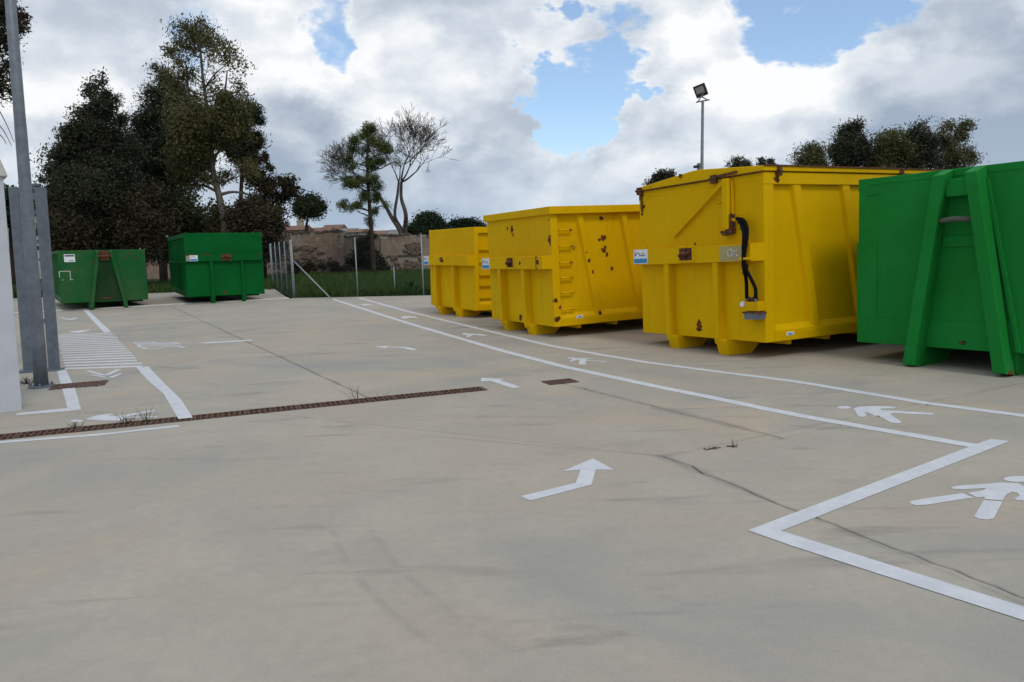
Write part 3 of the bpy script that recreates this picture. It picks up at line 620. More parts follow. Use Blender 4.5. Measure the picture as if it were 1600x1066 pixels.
# sprayed OK on the beam
sm_ = MB().box(1.80, 2.22, -.1325, -.1312, 1.245, 1.44).build('sprayed_patch', rusty_paint('primer_patch', (.42, .36, .17), (.47, .38, .10), 0, (), .2), o)
t_ = MB(); t_.tube([(2.00+.045*math.cos(a), -.134, 1.35+.045*math.sin(a)) for a in [k*math.pi/7 for k in range(15)]], .011, 5, False); t_.build('sprayed_letter_o', M['chalk'], sm_)
t_ = MB(); t_.tube([(2.08, -.134, 1.39), (2.08, -.134, 1.295)], .010, 5); t_.tube([(2.135, -.134, 1.39), (2.085, -.134, 1.345), (2.14, -.134, 1.295)], .010, 5); t_.build('sprayed_letter_k', M['chalk'], sm_)
st = MB().box(wd+.0045, wd+.006, .36, .50, .255, .30).build('side_sticker', M['white'], o); MB().box(wd+.0062, wd+.0072, .39, .47, .262, .28).build('sticker_print', M['blue'], st)

# --- green containers
GB, GF = (.006, .155, .030), (.008, .19, .038)
def vlegs(o, mat, zt, zb, specs, dep, capz):
    for (t0, t1, b0, b1) in specs:
        k = MB(); z1 = zt-capz
        k.add([(b0, .002, -.012), (b1, .002, -.012), (b1, -dep, .03), (b0, -dep, .03), (t0, .002, zt-.004), (t1, .002, zt-.004), (t1, -dep, z1), (t0, -dep, z1)],
              [(0, 1, 2, 3), (7, 6, 5, 4), (3, 2, 6, 7), (1, 0, 4, 5), (0, 3, 7, 4), (2, 1, 5, 6)])
        k.build('hook_leg', mat, o, bevel=.008)
wd, L, zb, ht = 2.389, 5.8, .235, 2.005; zt = zb+ht
m4 = rusty_paint('green_paint_bright', (.011, .19, .029), (.013, .225, .04), .0, [(1.62, 0, .33, .07), (.65, -.1, .0, .12), (1.85, -.1, .0, .12), (1.2, -.05, 1.68, .05)], .3)
o = frame_empty('skip_container', 4.339, 9.776, -57.0, wd, .0168, -.0106, 'bright green steel skip container with splayed hook legs, beside the tallest yellow one')
shell(o, m4, wd, L, zb, zt, ribs=[(1, 1), (2, 2), (3, 3), (4, 4), (5, 5)], rim=.14, post=.12)
vlegs(o, m4, zt, zb, [(1.02, 1.15, .70, .84), (1.36, 1.49, 1.70, 1.84)], .20, .07)
MB().prism([(1.50, 2.1), (1.53, 2.1), (1.90, .25), (1.86, .25)], 'y', -.05, .0).build('leg_flange', m4, o)
MB().box(1.13, 1.38, -.13, .0, 1.93, 2.12).build('leg_head_plate', m4, o, bevel=.006)
MB().tube([(1.0, -.13, 1.665), (1.25, -.15, 1.685), (1.5, -.13, 1.665)], .03, 10).build('hook_bar', rusty_paint('worn_bar', (.10, .11, .085), (.2, .19, .16), .8), o, smooth=True)
MB().box(1.05, 1.5, -.02, 0, 1.38, 1.50).build('wear_plate', m4, o, bevel=.005)
MB().box(-.012, .25, -.008, 0, .55, 1.47).build('front_plate', m4, o, bevel=.003)
MB().box(.0, wd, -.012, -.003, zb-.001, .55).build('kick_plate', m4, o, bevel=.003)
MB().box(.10, .28, -.010, -.004, 2.04, 2.055).build('weld_bead', m4, o); MB().box(1.26, 1.32, -.03, -.012, .30, .33).build('lug', M['rust'], o)
for c in (.77, 1.77):
    k = MB(); k.prism([(.02, zb), (.02, .03), (.06, -.012), (.5, -.012), (.6, zb*.5), (L, zb*.5), (L, zb)], 'x', c-.07, c+.07); k.build('skid', m4, o, bevel=.006)
    MB().tube([(c-.10, L-.3, .085), (c+.10, L-.3, .085)], .1, 12).build('roller', SOIL, o)
# far tall green container
wd, L, zb, ht = 2.473, 5.9, .233, 2.084; zt = zb+ht
m5 = rusty_paint('green_paint_deep', (.002, .095, .018), (.003, .115, .022), .05, [(1.27, -.12, 1.50, .16), (1.2, 0, .33, .08)], .35)
o = frame_empty('skip_container', -10.62, 25.888, 27.9, wd, -.0162, .0012, 'tall dark green skip container with a rust blotch on its front beam, beyond the kerb')
shell(o, m5, wd, L, zb, zt, ribs=[(.8, .8), (1.6, 1.6), (2.4, 2.4), (3.2, 3.2), (4.1, 4.1), (5, 5)], rim=.15, post=.1)
beam(o, m5, wd, 1.385, 1.60, .10, u0=.0, ch=.05); front_ribs(o, m5, (.79, 1.77), zb-.18, 1.385, .09, .08); skids(o, m5, SOIL, wd, L, zb, (.79, 1.77), fw=.12)
for s in (0, 1): MB().box(*((-.006, .03) if not s else (wd-.03, wd+.006)), .1, L-.1, 1.33, 1.42).build('waist_rail', m5, o)
sign_plate(o, .13, -.102, 1.40, .25, .19); MB().box(.02, .12, -.103, -.1, 1.40, 1.58).build('sign_stain', rusty_paint('stained_plate', (.30, .27, .20), (.36, .3, .22), .2), o)
hk = MB(); hk.tube([(1.12, -.12, 1.50), (1.25, -.17, 1.55), (1.42, -.12, 1.51)], .035, 7); hk.box(1.12, 1.42, -.115, -.1, 1.39, 1.62); hk.tube([(1.2, -.11, 1.42), (1.3, -.16, 1.5), (1.36, -.11, 1.6)], .03, 6); hk.build('hook_plate', M['rust'], o)
for u0_, u1_ in ((.03, .35), (.5, .8), (2.28, 2.42)): MB().box(u0_, u1_, -.103, -.01, 1.598, 1.622).build('rusty_lug', M['rust'], o)
MB().tube([(1.3, .03, zt), (1.3, .03, zt+.05)], .02, 6).build('rim_stud', m5, o); MB().tube([(-.02, L-.1, zt), (-.02, L-.1, zt+.09)], .04, 8).build('corner_lug', M['galv_dark'], o)
# far low green container
wd, L, zb, ht = 2.49, 5.7, .236, 1.644; zt = zb+ht
m6 = rusty_paint('green_paint_faded', (.012, .105, .03), (.04, .118, .04), .05, [(1.2, -.05, 1.75, .2), (1.30, -.05, 1.60, .18), (2.05, 0, 1.72, .07), (1.95, 0, 1.62, .07), (2.2, 0, 1.60, .06), (1.25, 0, .34, .13), (.95, 0, 1.5, .07)], .5)
o = frame_empty('skip_container', -14.032, 24.593, 32.38, wd, -.0144, .002, 'low faded green steel skip container with splayed front legs, past the zebra stripes')
shell(o, m6, wd, L, zb, zt, ribs=[(.8, .8), (1.7, 1.7), (2.6, 2.6), (3.5, 3.5), (4.4, 4.4)], rim=.1, post=.1)
vlegs(o, m6, zt, zb, [(1.06, 1.15, .76, .87), (1.44, 1.53, 1.76, 1.87)], .13, .05)
MB().box(1.16, 1.43, -.06, 0, 1.55, zt-.03).build('hook_plate', M['rust'], o); MB().tube([(1.1, -.1, 1.68), (1.5, -.1, 1.68)], .03, 8).build('hook_bar', M['rust'], o)
MB().box(1.1, 1.45, -.02, -.008, .32, .37).build('rusty_lug', M['rust'], o)
MB().prism([(.885, zb+.03), (1.75, zb+.03), (1.44, 1.54), (1.17, 1.54)], 'y', -.007, -.001).build('grimy_inset', rusty_paint('green_paint_grimy', (.012, .045, .018), (.022, .055, .022), .1, (), .5), o)
s_ = MB().box(.17, .47, -.006, .0, 1.52, 1.76).build('white_sticker', M['white'], o); MB().box(.19, .45, -.0085, -.0062, 1.69, 1.735).build('sticker_print', M['ink'], s_); MB().box(.30, .42, -.0085, -.0062, 1.55, 1.57).build('sticker_print', M['ink'], s_)
b_ = MB(); b_.box(.0, .31, -.006, -.002, 1.225, 1.245); b_.box(.29, .31, -.006, -.002, .98, 1.225); b_.box(.06, .10, -.006, -.002, .96, .975); b_.box(.28, .38, -.006, -.002, .96, .975); b_.box(-.005, .015, -.006, -.002, 1.05, 1.22); b_.build('painted_outline', M['chalk'], o)
for c in (.81, 1.81):
    k = MB(); k.prism([(.02, zb), (.04, -.012), (.5, -.012), (.6, zb*.5), (L, zb*.5), (L, zb)], 'x', c-.06, c+.06); k.build('skid', m6, o)
    MB().tube([(c-.10, L-.3, .085), (c+.10, L-.3, .085)], .1, 12).build('roller', SOIL, o)
# ------------------------------------------------------------------ gate pier, lamp pole, steel gate columns on the left
c0 = gp(35, 640.5); cL = gp(0, 645); e1 = (cL-c0).normalized(); n1_ = Vector((e1.y, -e1.x, 0)); n1_ = n1_ if n1_.y > 0 else -n1_
pier = empty('gate_pier', c0, 'white rendered gate pier with a steep sloping coping, beside the galvanised pole', 'pier')
def P3(u, v, z): return e1*u+n1_*v+Vector((0, 0, z))
PT = at(8, 276, c0.y).z
MB().hexa([P3(0, 0, -.02), P3(1.3, 0, -.02), P3(1.3, .45, -.02), P3(0, .45, -.02), P3(0, 0, PT), P3(1.3, 0, PT), P3(1.3, .45, PT), P3(0, .45, PT)]).build('pillar', M['render'], pier, bevel=.01)
M['coping'] = simple('coping_stone', (.50, .47, .44), .9, 0, .15, 6, .2)
MB().hexa([P3(-.04, -.04, PT), P3(1.34, -.04, PT), P3(1.34, .49, PT), P3(-.04, .49, PT), P3(.06, .06, PT+.34), P3(1.24, .06, PT+.34), P3(1.24, .39, PT+.34), P3(.06, .39, PT+.34)]).build('coping', M['coping'], pier, bevel=.012)

pb = gp(65, 605); ptop = at(16, 0, pb.y)
pier.rotation_euler = (0, .03, 0)
pole = empty('lamp_pole', pb, 'tall slightly leaning galvanised steel pole in front of the steel columns', 'pole')
dirp = (ptop-pb)/(ptop.z); tip = dirp*6.6
MB().tube([Vector((0, 0, -.02)), dirp*.6, dirp*3.2, dirp*3.25, tip], [.082, .08, .066, .064, .052], 20).build('shaft', M['galv'], pole, smooth=True)
f_ = MB().tube([(0, 0, 0), (0, 0, .025)], .15, 20); 
for k in range(4):
    a = k*math.pi/2+.4; f_.tube([(.12*math.cos(a), .12*math.sin(a), .02), (.12*math.cos(a), .12*math.sin(a), .06)], .014, 6)
f_.build('base_plate', M['galv'], pole)
cap = MB().tube([tip, tip+dirp*.03], .06, 12).build('cap', M['galv'], pole)

gf = empty('gate_guide_frame', gp(60, 581), 'pair of wide galvanised steel gate columns joined by crossbars', 'gate frame')
def G(p): return Vector(p)-gf.location
cl, cr_ = gp(41, 582.5), gp(80.5, 580); HCOL = 2.62; gx = (cr_-cl).normalized(); gy = Vector((-gx.y, gx.x, 0))
for c in (cl, cr_):
    mb = MB(); a = G(c); hw = .058
    mb.obox(a+gy*.08+Vector((0, 0, HCOL/2)), gx*hw, gy*.006, Vector((0, 0, HCOL/2))); mb.obox(a-gx*hw+gy*.13+Vector((0, 0, HCOL/2)), gx*.005, gy*.055, Vector((0, 0, HCOL/2))); mb.obox(a+gx*hw+gy*.13+Vector((0, 0, HCOL/2)), gx*.005, gy*.055, Vector((0, 0, HCOL/2)))
    mb.build('column', M['galv_dark'], gf, bevel=.004)
    MB().obox(a+gy*.08+Vector((0, 0, .01)), gx*.12, gy*.12, Vector((0, 0, .012))).build('base_plate', M['galv_dark'], gf)
    for zz_ in (): MB().obox(a+gx*.02+gy*.0715+Vector((0, 0, zz_)), gx*.018, gy*.004, Vector((0, 0, .07))).build('slot_plate', M['black'], gf)
for z, h_ in ((2.50, .04), (2.28, .03), (1.22, .05), (.72, .03)):
    MB().obox((G(cl)+G(cr_))/2+gy*.14+Vector((0, 0, z)), (cr_-cl)/2, gy*.03, Vector((0, 0, h_))).build('crossbar', M['galv_dark'], gf)
MB().tube([(G(cl)+G(cr_))/2+gy*.06+Vector((0, 0, 2.15)), (G(cl)+G(cr_))/2+gy*.20+Vector((0, 0, 2.15))], .05, 12).build('guide_roller', M['white'], gf)
gf.rotation_euler = (0, .028, 0)
# sliding gate leaf standing open behind the columns
gl = empty('sliding_gate', gp(56, 560), 'grey barred sliding gate leaf seen edge-on between the steel columns', 'gate')
gd = gl.location.normalized(); gn = Vector((-gd.y, gd.x, 0))
for z in (.12, 1.2, 2.2): MB().bar(Vector((0, 0, z)), gd*3.6+Vector((0, 0, z)), .05, .07).build('rail', M['galv_dark'], gl)
for i in range(24): MB().bar(gd*(.06+i*.15)+Vector((0, 0, .0 if i in (0, 23) else .12)), gd*(.06+i*.15)+Vector((0, 0, 2.2)), .03, .03, up=(0, 1, 0)).build('bar', M['galv_dark'], gl)
MB().bar(Vector((0, 0, .5)), Vector((0, 0, 1.0)), .06, .08, up=(0, 1, 0)).build('lock_box', M['black'], gl)

# ------------------------------------------------------------------ flood light pole behind the containers
fb = at(1093.5, 300, 23.0); fb.z = 0; ft = at(1098, 158, 23.0)
fl = empty('floodlight_pole', fb, 'slim galvanised pole carrying a black floodlight, behind the tallest yellow container', 'lamp post')
FT = ft-fb
MB().tube([(0, 0, -.02), FT*.5, FT], [.07, .05, .038], 14).build('shaft', M['galv'], fl, smooth=True); MB().box(-.14, .14, -.14, .14, -.02, .012).build('base_plate', M['galv'], fl)
aw = Vector((1, .15, .16)).normalized()
MB().bar(FT-aw*.20+Vector((0, 0, .0)), FT+aw*.20+Vector((0, 0, .0)), .05, .035).build('crossarm', M['galv'], fl)
hc = FT+Vector((-.07, -.05, .28)); hn = Vector((-.45, -.78, -.35)).normalized(); hx = hn.cross(Vector((0, 0, 1))).normalized(); hy = hx.cross(hn)
hx, hy = (hx*math.cos(.25)-hy*math.sin(.25)), (hx*math.sin(.25)+hy*math.cos(.25))
MB().obox(hc, hx*.17, hy*.17, hn*.04).build('lamp_head', M['black'], fl, bevel=.012)
MB().obox(hc+hn*.041+hy*.03, hx*.12, hy*.09, hn*.004).build('lamp_glass', M['lens'], fl)
fn = MB()
for i in range(7): fn.obox(hc-hn*.055+hx*(-.13+i*.043), hx*.006, hy*.14, hn*.02)
fn.build('cooling_fins', M['black'], fl)
yk = MB()
for s in (-1, 1): yk.bar(FT+aw*(.14*s)+Vector((0, 0, .01)), hc+hx*(.18*s), .012, .03)
yk.build('yoke', M['galv_dark'], fl)
MB().tube([FT*.62+Vector((-.10, -.02, 0)), FT*.62+Vector((-.10, -.06, 0))], .10, 16).build('junction_disc', M['galv'], fl)
MB().bar(FT*.45+Vector((-.055, 0, 0)), FT*.62+Vector((-.05, 0, 0)), .03, .05, up=(0, 1, 0)).build('cable_duct', M['galv_dark'], fl)
zc_ = at(1093, 262, 23.0)-fb
cm = MB().obox(zc_+Vector((-.11, -.10, .02)), Vector((.05, .02, 0)), Vector((-.03, .09, 0)), Vector((0, 0, .035))).build('camera_housing', M['black'], fl, bevel=.01)
MB().bar(zc_+Vector((0, 0, .0)), zc_+Vector((-.10, -.04, .0)), .03, .03).build('camera_bracket', M['white'], fl); MB().box(zc_.x-.06, zc_.x+.06, zc_.y-.06, zc_.y+.06, zc_.z-.12, zc_.z+.12).build('control_box', M['galv'], fl)

# ------------------------------------------------------------------ wire fences
def wire_mat():
    m, t = material('fence_wire'); put(t, (.03, .045, .05), .6, .2); return m
M['wire'] = wire_mat(); M['post'] = simple('fence_post_zinc', (.33, .36, .39), .6, .1, .12, 9, .05)
def fence(label, a, b, n, h=2.0, cell=.075, tops=True):
    a, b = Vector(a), Vector(b); o = empty('wire_fence', a, label, 'fence', 'wire fences round the yard'); d = (b-a); L_ = d.length; x = d.normalized()
    for i in range(n+1):
        p = x*(L_*i/n); MB().tube([p+Vector((0, 0, -.05)), p+Vector((0, 0, h))], .021, 8).build('post', M['post'], o, smooth=True)
        MB().tube([p+Vector((0, 0, h)), p+Vector((0, 0, h+.03))], [.028, .012], 8).build('post_cap', M['post'], o)
    for z in (.05, h*.5, h-.08): MB().tube([Vector((0, 0, z)), x*L_+Vector((0, 0, z))], .0025, 4).build('tension_wire', M['wire'], o)
    H = h-.1; q = Vector((-x.y, x.x, 0))*.002; V = []
    k = int((L_+H)/cell)
    for s in (1, -1):
        for i in range(k):
            t0 = i*cell-(H if s > 0 else 0); t1 = t0+H*1.0; z0, z1 = (.05, .05+H) if s > 0 else (.05+H, .05)
            if t0 < 0: z0 += (z1-z0)*(-t0)/H; t0 = 0
            if t1 > L_: z1 = z0+(z1-z0)*(L_-t0)/(t1-t0); t1 = L_
            if t1-t0 < .02: continue
            A, B = x*t0+Vector((0, 0, z0)), x*t1+Vector((0, 0, z1)); r_ = Vector((0, 0, .0014))
            V.append([A+q*.7-r_, B+q*.7-r_, B-q*.7+r_, A-q*.7+r_]); V.append([A+q*.7+r_, B+q*.7+r_, B-q*.7-r_, A-q*.7-r_])
    me = quads('wire_mesh', np.array([[tuple(v) for v in qd] for qd in V]), M['wire']); tag(link('wire_mesh', me, o), kind='stuff')
    return o
FC_ = FC+Vector((0, .06, 0))
f1 = fence('wire fence with a slanting brace post at its corner, edging the grass', FC_, FC_+FD*36, 15, 2.0)
bt = at(459, 408, FC_.y)-FC_; bb = gp(517, 467)-FC_+Vector((0, .1, -.02))
MB().tube([bt, bb], .022, 8).build('brace_post', M['post'], f1, smooth=True)
sp_ = gp(617, 461.5)-FC_; MB().tube([sp_+Vector((0, .08, -.05)), sp_+Vector((0, .08, .98))], .022, 8).build('short_post', M['post'], f1, smooth=True)
f2 = fence('close-set wire fence run receding beside the tall dark green container', FC_+RD*.02+Vector((-.05, .02, 0)), FE+Vector((0, .05, 0)), 4, 2.0, .14)
f3 = fence('wire fence run behind the two far green containers', FE+Vector((-.06, .1, 0)), FL, 7, 2.0)
f3.location.z = -.0

# ------------------------------------------------------------------ old plaster and rubble wall
def old_plaster():
    m, t = material('old_plaster'); c = t.n('ShaderNodeNewGeometry').outputs['Position']
    a = t.noise(c, .55, 5, .6, .6); b = t.noise(c, 3, 7, .68, .3); f = t.noise(c, 18, 5, .7)
    col = t.mix(t.ramp(a, .38, .62), (.36, .305, .245), (.29, .205, .15)); col = t.mix(t.ramp(b, .45, .72, 0, .8), col, (.45, .39, .32)); col = t.mix(t.ramp(f, .5, .8, 0, .6), col, (.09, .07, .055))
    z = t.n('ShaderNodeSeparateXYZ', {0: c}).outputs[2]
    run = t.noise(t.n('ShaderNodeMapping', {'Vector': c, 'Scale': (3, 3, .3)}).outputs[0], 2, 4, .6)
    col = t.mix(t.math('MULTIPLY', t.ramp(run, .48, .7), t.ramp(z, 1.7, 2.7)), col, (.075, .066, .056))
    put(t, col, .95, 0, t.math('ADD', b, t.math('MULTIPLY', f, .5)), .8, .06, .1); return m
M['plaster'] = old_plaster(); M['stone'] = simple('rubble_stone', (.24, .175, .125), .95, 0, .45, 3, .5); M['cope'] = simple('mossy_coping', (.12, .105, .085), .95, 0, .4, 4, .5)
WY = 52.0
wx0, wx1 = at(415, 400, WY).x, at(790, 400, WY).x
wall = empty('old_wall', (wx0, WY, -.03), 'old crumbling plaster and rubble wall with pilasters across the grass', 'wall')
rw = random.Random(5); secs = [(415, 440, 374), (440, 536, 364.5), (536, 600, 369), (600, 666, 367.5), (666, 790, 366)]
for x0, x1, ty in secs:
    X0, X1 = at(x0, 400, WY).x-wx0, at(x1, 400, WY).x-wx0; n = max(4, int((X1-X0)/.25)); zt_ = at((x0+x1)/2, ty, WY).z+.03
    top = []; k = 0
    for i in range(n+1): k = k*.8+rw.gauss(0, .022); top.append((X0+(X1-X0)*i/n, zt_+k))
    MB().prism([(X0, 0), (X1, 0)]+[p for p in top[::-1]], 'y', 0, .45).build('wall_panel', M['plaster'], wall)
    for i in range(n):
        if rw.random() < .8:
            (xa, za), (xb, zb_) = top[i], top[i+1]; cp = MB(); t1 = rw.uniform(.05, .12)
            cp.hexa([(xa+.01, -.05, za-.03), (xb-.01, -.05+rw.uniform(-.02, .02), zb_-.03), (xb-.01, .5, zb_-.03), (xa+.01, .5, za-.03), (xa+.02, -.03, za+t1), (xb-.02, -.03, zb_+t1*rw.uniform(.6, 1)), (xb-.02, .45, zb_+t1), (xa+.02, .45, za+t1)]); cp.build('coping_stone', M['cope'], wall)
for x0, x1, ty in ((462-24, 470-24, 362), (530, 539, 364), (596, 605, 368), (659, 668, 367), (720, 728, 366)):
    X0, X1 = at(x0, 400, WY).x-wx0, at(x1, 400, WY).x-wx0; MB().box(X0, X1, -.14, .0, 0, at(x0, ty, WY).z-.1).build('pilaster', M['plaster'], wall, bevel=.03)
X0, X1 = at(596, 400, WY).x-wx0, at(668, 400, WY).x-wx0; MB().box(X0, X1, -.05, 0, at(630, 400, WY).z, at(630, 400, WY).z+.09).build('string_course', M['cope'], wall)
# lumps of exposed rubble, shared shapes
lump = []
for k in range(6):
    bm = bmesh.new(); bmesh.ops.create_cube(bm, size=1); bmesh.ops.bevel(bm, geom=list(bm.edges), offset=.16, segments=1, affect='EDGES')
    for v in bm.verts: v.co += Vector((rw.uniform(-.1, .1), rw.uniform(-.1, .1), rw.uniform(-.1, .1)))
    me = bpy.data.meshes.new('stone'); bm.to_mesh(me); bm.free(); me.materials.append(M['stone']); lump.append(me)
def stones(px0, px1, py0, py1, n, keep):
    for i in range(n):
        x, y = rw.uniform(px0, px1), rw.uniform(py0, py1)
        if not keep(x, y): continue
        p = at(x, y, WY); s = rw.uniform(.16, .36)
        o = link('stone', rw.choice(lump), wall); o.location = (p.x-wx0, .0, max(.1, p.z+.03)); o.scale = (s*rw.uniform(1, 1.7), .22, s*rw.uniform(.6, .9)); o.rotation_euler = (0, rw.uniform(-.15, .15), 0)
stones(436, 556, 385, 428, 190, lambda x, y: y > 400+8*math.sin(x*.11) or abs(x-475)+abs(y-388)*1.2 < 20)
stones(600, 660, 402, 426, 40, lambda x, y: rw.random() < .6); stones(636, 660, 378, 398, 26, lambda x, y: True)

# ------------------------------------------------------------------ houses
def walls_mat(name, col): return simple(name, col, .9, 0, .18, 1.5, .2)
M['tile'] = simple('clay_tiles', (.22, .115, .075), .9, 0, .4, 2.5, .3); M['h1'] = walls_mat('house_cream', (.42, .37, .30)); M['h2'] = walls_mat('house_white', (.55, .54, .52)); M['h3'] = walls_mat('house_pink', (.34, .24, .19)); M['pane'] = simple('dark_pane', (.02, .025, .03), .2, 0, .2, 4, .02); M['grey_roof'] = simple('sheet_roof', (.22, .21, .20), .8, 0, .3, 2, .3)
def house(px0, px1, ridge, eave, Y, wall_m, roof_m, label, depth=8, chim=False, nw=3):
    x0, x1 = at(px0, ridge, Y).x, at(px1, ridge, Y).x; xm = (px0+px1)/2; zr, ze = at(xm, ridge, Y).z, at(xm, eave, Y).z
    o = empty('house', (x0, Y, -.03), label, 'house', 'houses of the town beyond the wall'); w_ = x1-x0; zr += .03; ze += .03
    MB().box(0, w_, 0, depth, 0, ze).build('wall', wall_m, o)
    r_ = MB().prism([(-.5, ze-.02), (depth+.5, ze-.02), (depth/2, zr)], 'x', -.3, w_+.3).build('roof', roof_m, o)
    if chim: cx = w_*.3; MB().box(cx, cx+.6, depth*.3, depth*.3+.6, ze, zr+.4).build('chimney', wall_m, r_)
    for i in range(nw):
        cx = w_*(i+.5)/nw
        for z in ((ze-1.9, ze-.6),) if ze < 5 else ((ze-2.0, ze-.7), (ze-5.0, ze-3.6)):
            f = MB().box(cx-.55, cx+.55, -.05, .02, z[0]-.08, z[1]+.08).build('window', M['h2'], o); MB().box(cx-.45, cx+.45, -.07, -.052, z[0], z[1]).build('pane', M['pane'], f)
    return o
house(425, 470, 352, 360, 130, M['h3'], M['tile'], 'brick red roofed house left of the bell tower', chim=True)
house(478, 512, 355, 362, 150, M['h1'], M['tile'], 'low red roofed house behind the small bushy tree')
house(503, 530, 350.5, 358, 170, M['h3'], M['tile'], 'red tiled house with a taller ridge right of the small bushy tree')
house(526, 548, 356, 361, 120, M['h1'], M['grey_roof'], 'grey roofed house between two red roofed ones')
house(540, 562, 357, 363, 105, M['h2'], M['tile'], 'white walled house with a red roof left of the pine trunk')
house(560, 600, 360, 367, 140, M['h3'], M['tile'], 'long red roofed house behind the pine trunk', nw=4, chim=True)
house(598, 618, 362, 366, 125, M['h1'], M['tile'], 'small cream house between the pine and the bare tree')
house(606, 640, 357.5, 368, 112, M['h2'], M['grey_roof'], 'pale house with a flat grey roof behind the bare tree', nw=2)
tw = empty('bell_tower', at(468, 400, 260), 'distant stone bell tower rising over the red roofs', 'tower'); tw.location.z = -.03
tx0, tx1 = at(463.5, 350, 260).x-tw.location.x, at(472.5, 350, 260).x-tw.location.x; tz = at(468, 345, 260).z; tz2 = at(468, 337, 260).z
MB().box(tx0, tx1, 0, 2.2, 0, tz).build('shaft', M['h1'], tw); MB().box(tx0-.15, tx1+.15, -.15, 2.35, tz-.25, tz).build('cornice', M['h1'], tw)
MB().box(tx0+.25, tx1-.25, .25, 1.95, tz, tz2).build('belfry', M['h1'], tw); MB().box((tx0+tx1)/2-.25, (tx0+tx1)/2+.25, .2, .26, tz+.3, tz2-.3).build('opening', M['pane'], tw)
cxm = (tx0+tx1)/2; MB().add([(tx0+.2, .2, tz2), (tx1-.2, .2, tz2), (tx1-.2, 2, tz2), (tx0+.2, 2, tz2), (cxm, 1.1, tz2+1.2)], [(3, 2, 1, 0), (0, 1, 4), (1, 2, 4), (2, 3, 4), (3, 0, 4)]).build('spire', M['tile'], tw)
# old buildings behind the trees
Yb = 58.0
b1 = empty('farm_building', (at(48, 350, Yb).x, Yb, -.03), 'brown flat roofed building with an overhanging slab, half hidden left of the eucalyptus', 'building')
q0 = b1.location.x; Xa, Xb = at(40, 340, Yb).x-q0, at(122, 340, Yb).x-q0; zt_ = at(80, 298, Yb).z; ze_ = at(80, 313, Yb).z
MB().box(Xa+.6, Xb-.6, .8, 7, 0, ze_).build('wall', M['h3'], b1); MB().box(Xa, Xb, 0, 8, ze_, zt_).build('roof_slab', simple('brown_fascia', (.17, .13, .10), .9, 0, .3, 1, .2), b1)
for px in (57, 95): x = at(px, 330, Yb).x-q0; f = MB().box(x-.5, x+.5, .74, .82, ze_-2.2, ze_-.3).build('window', M['pane'], b1)
x = at(67, 330, Yb).x-q0; MB().box(x-.3, x+.3, .6, .81, ze_-2.2, ze_-.2).build('shutter', M['h1'], b1)
b2 = empty('shed', (at(120, 350, 60).x, 60, -.03), 'long low shed with a sagging sheet roof glimpsed between the big trees', 'shed')
q0 = b2.location.x; Xb = at(348, 350, 60).x-q0; ze_, zr_ = at(250, 352, 60).z, at(250, 337, 60).z
MB().box(0, Xb, .5, 8, 0, ze_).build('wall', M['h3'], b2)
nr = 40
for i in range(nr):
    a, b = Xb*i/nr, Xb*(i+1)/nr-.03; MB().hexa([(a, -.3, ze_-.1), (b, -.3, ze_-.1), (b, 4, zr_), (a, 4, zr_), (a, -.3, ze_+.02), (b, -.3, ze_+.02), (b, 4, zr_+.1), (a, 4, zr_+.1)]).build('roof_sheet', M['grey_roof'] if i % 7 else M['tile'], b2)
MB().prism([(4, ze_), (8, ze_), (4, zr_)], 'x', 0, Xb).build('rear_gable', M['h3'], b2)
b3 = empty('chimney_house', (at(10, 350, 75).x, 75, -.03), 'pale house with a dark chimney behind the left green tree', 'house')
x = at(26, 290, 75).x-b3.location.x; z3 = at(26, 300, 75).z; MB().box(-6, 4, 0, 7, 0, z3-1.2).build('wall', M['h2'], b3); MB().prism([(-.4, z3-1.2), (7.4, z3-1.2), (3.5, z3)], 'x', -6.3, 4.3).build('roof', M['tile'], b3); MB().box(x-.35, x+.35, 2.6, 3.3, z3-.6, at(26, 283, 75).z).build('chimney', M['galv_dark'], b3)
# ------------------------------------------------------------------ vegetation
def leaf_mat(name, cols, trans=.25):
    m = bpy.data.materials.new(name); m.use_nodes = True; t = NT(m.node_tree)
    rnd = t.n('ShaderNodeNewGeometry').outputs['Random Per Island']; pos = t.n('ShaderNodeNewGeometry').outputs['Position']
    rp = t.n('ShaderNodeValToRGB', {0: t.math('ADD', t.math('MULTIPLY', rnd, .6), t.math('MULTIPLY', t.ramp(t.noise(pos, .8, 3, .6), .35, .65), .4))}); el = rp.color_ramp.elements
    el[0].color = (*cols[0], 1); el[1].color = (*cols[-1], 1)
    for i, c in enumerate(cols[1:-1]): el.new((i+1)/(len(cols)-1)).color = (*c, 1)
    d = t.n('ShaderNodeBsdfPrincipled', {'Base Color': rp.outputs[0], 'Roughness': .6, 'Specular IOR Level': .25}); tr = t.n('ShaderNodeBsdfTranslucent', {'Color': rp.outputs[0]})
    mx = t.n('ShaderNodeMixShader', {0: trans, 1: d.outputs[0], 2: tr.outputs[0]}); t.link(mx.outputs[0], t.n('ShaderNodeOutputMaterial').inputs[0]); return m
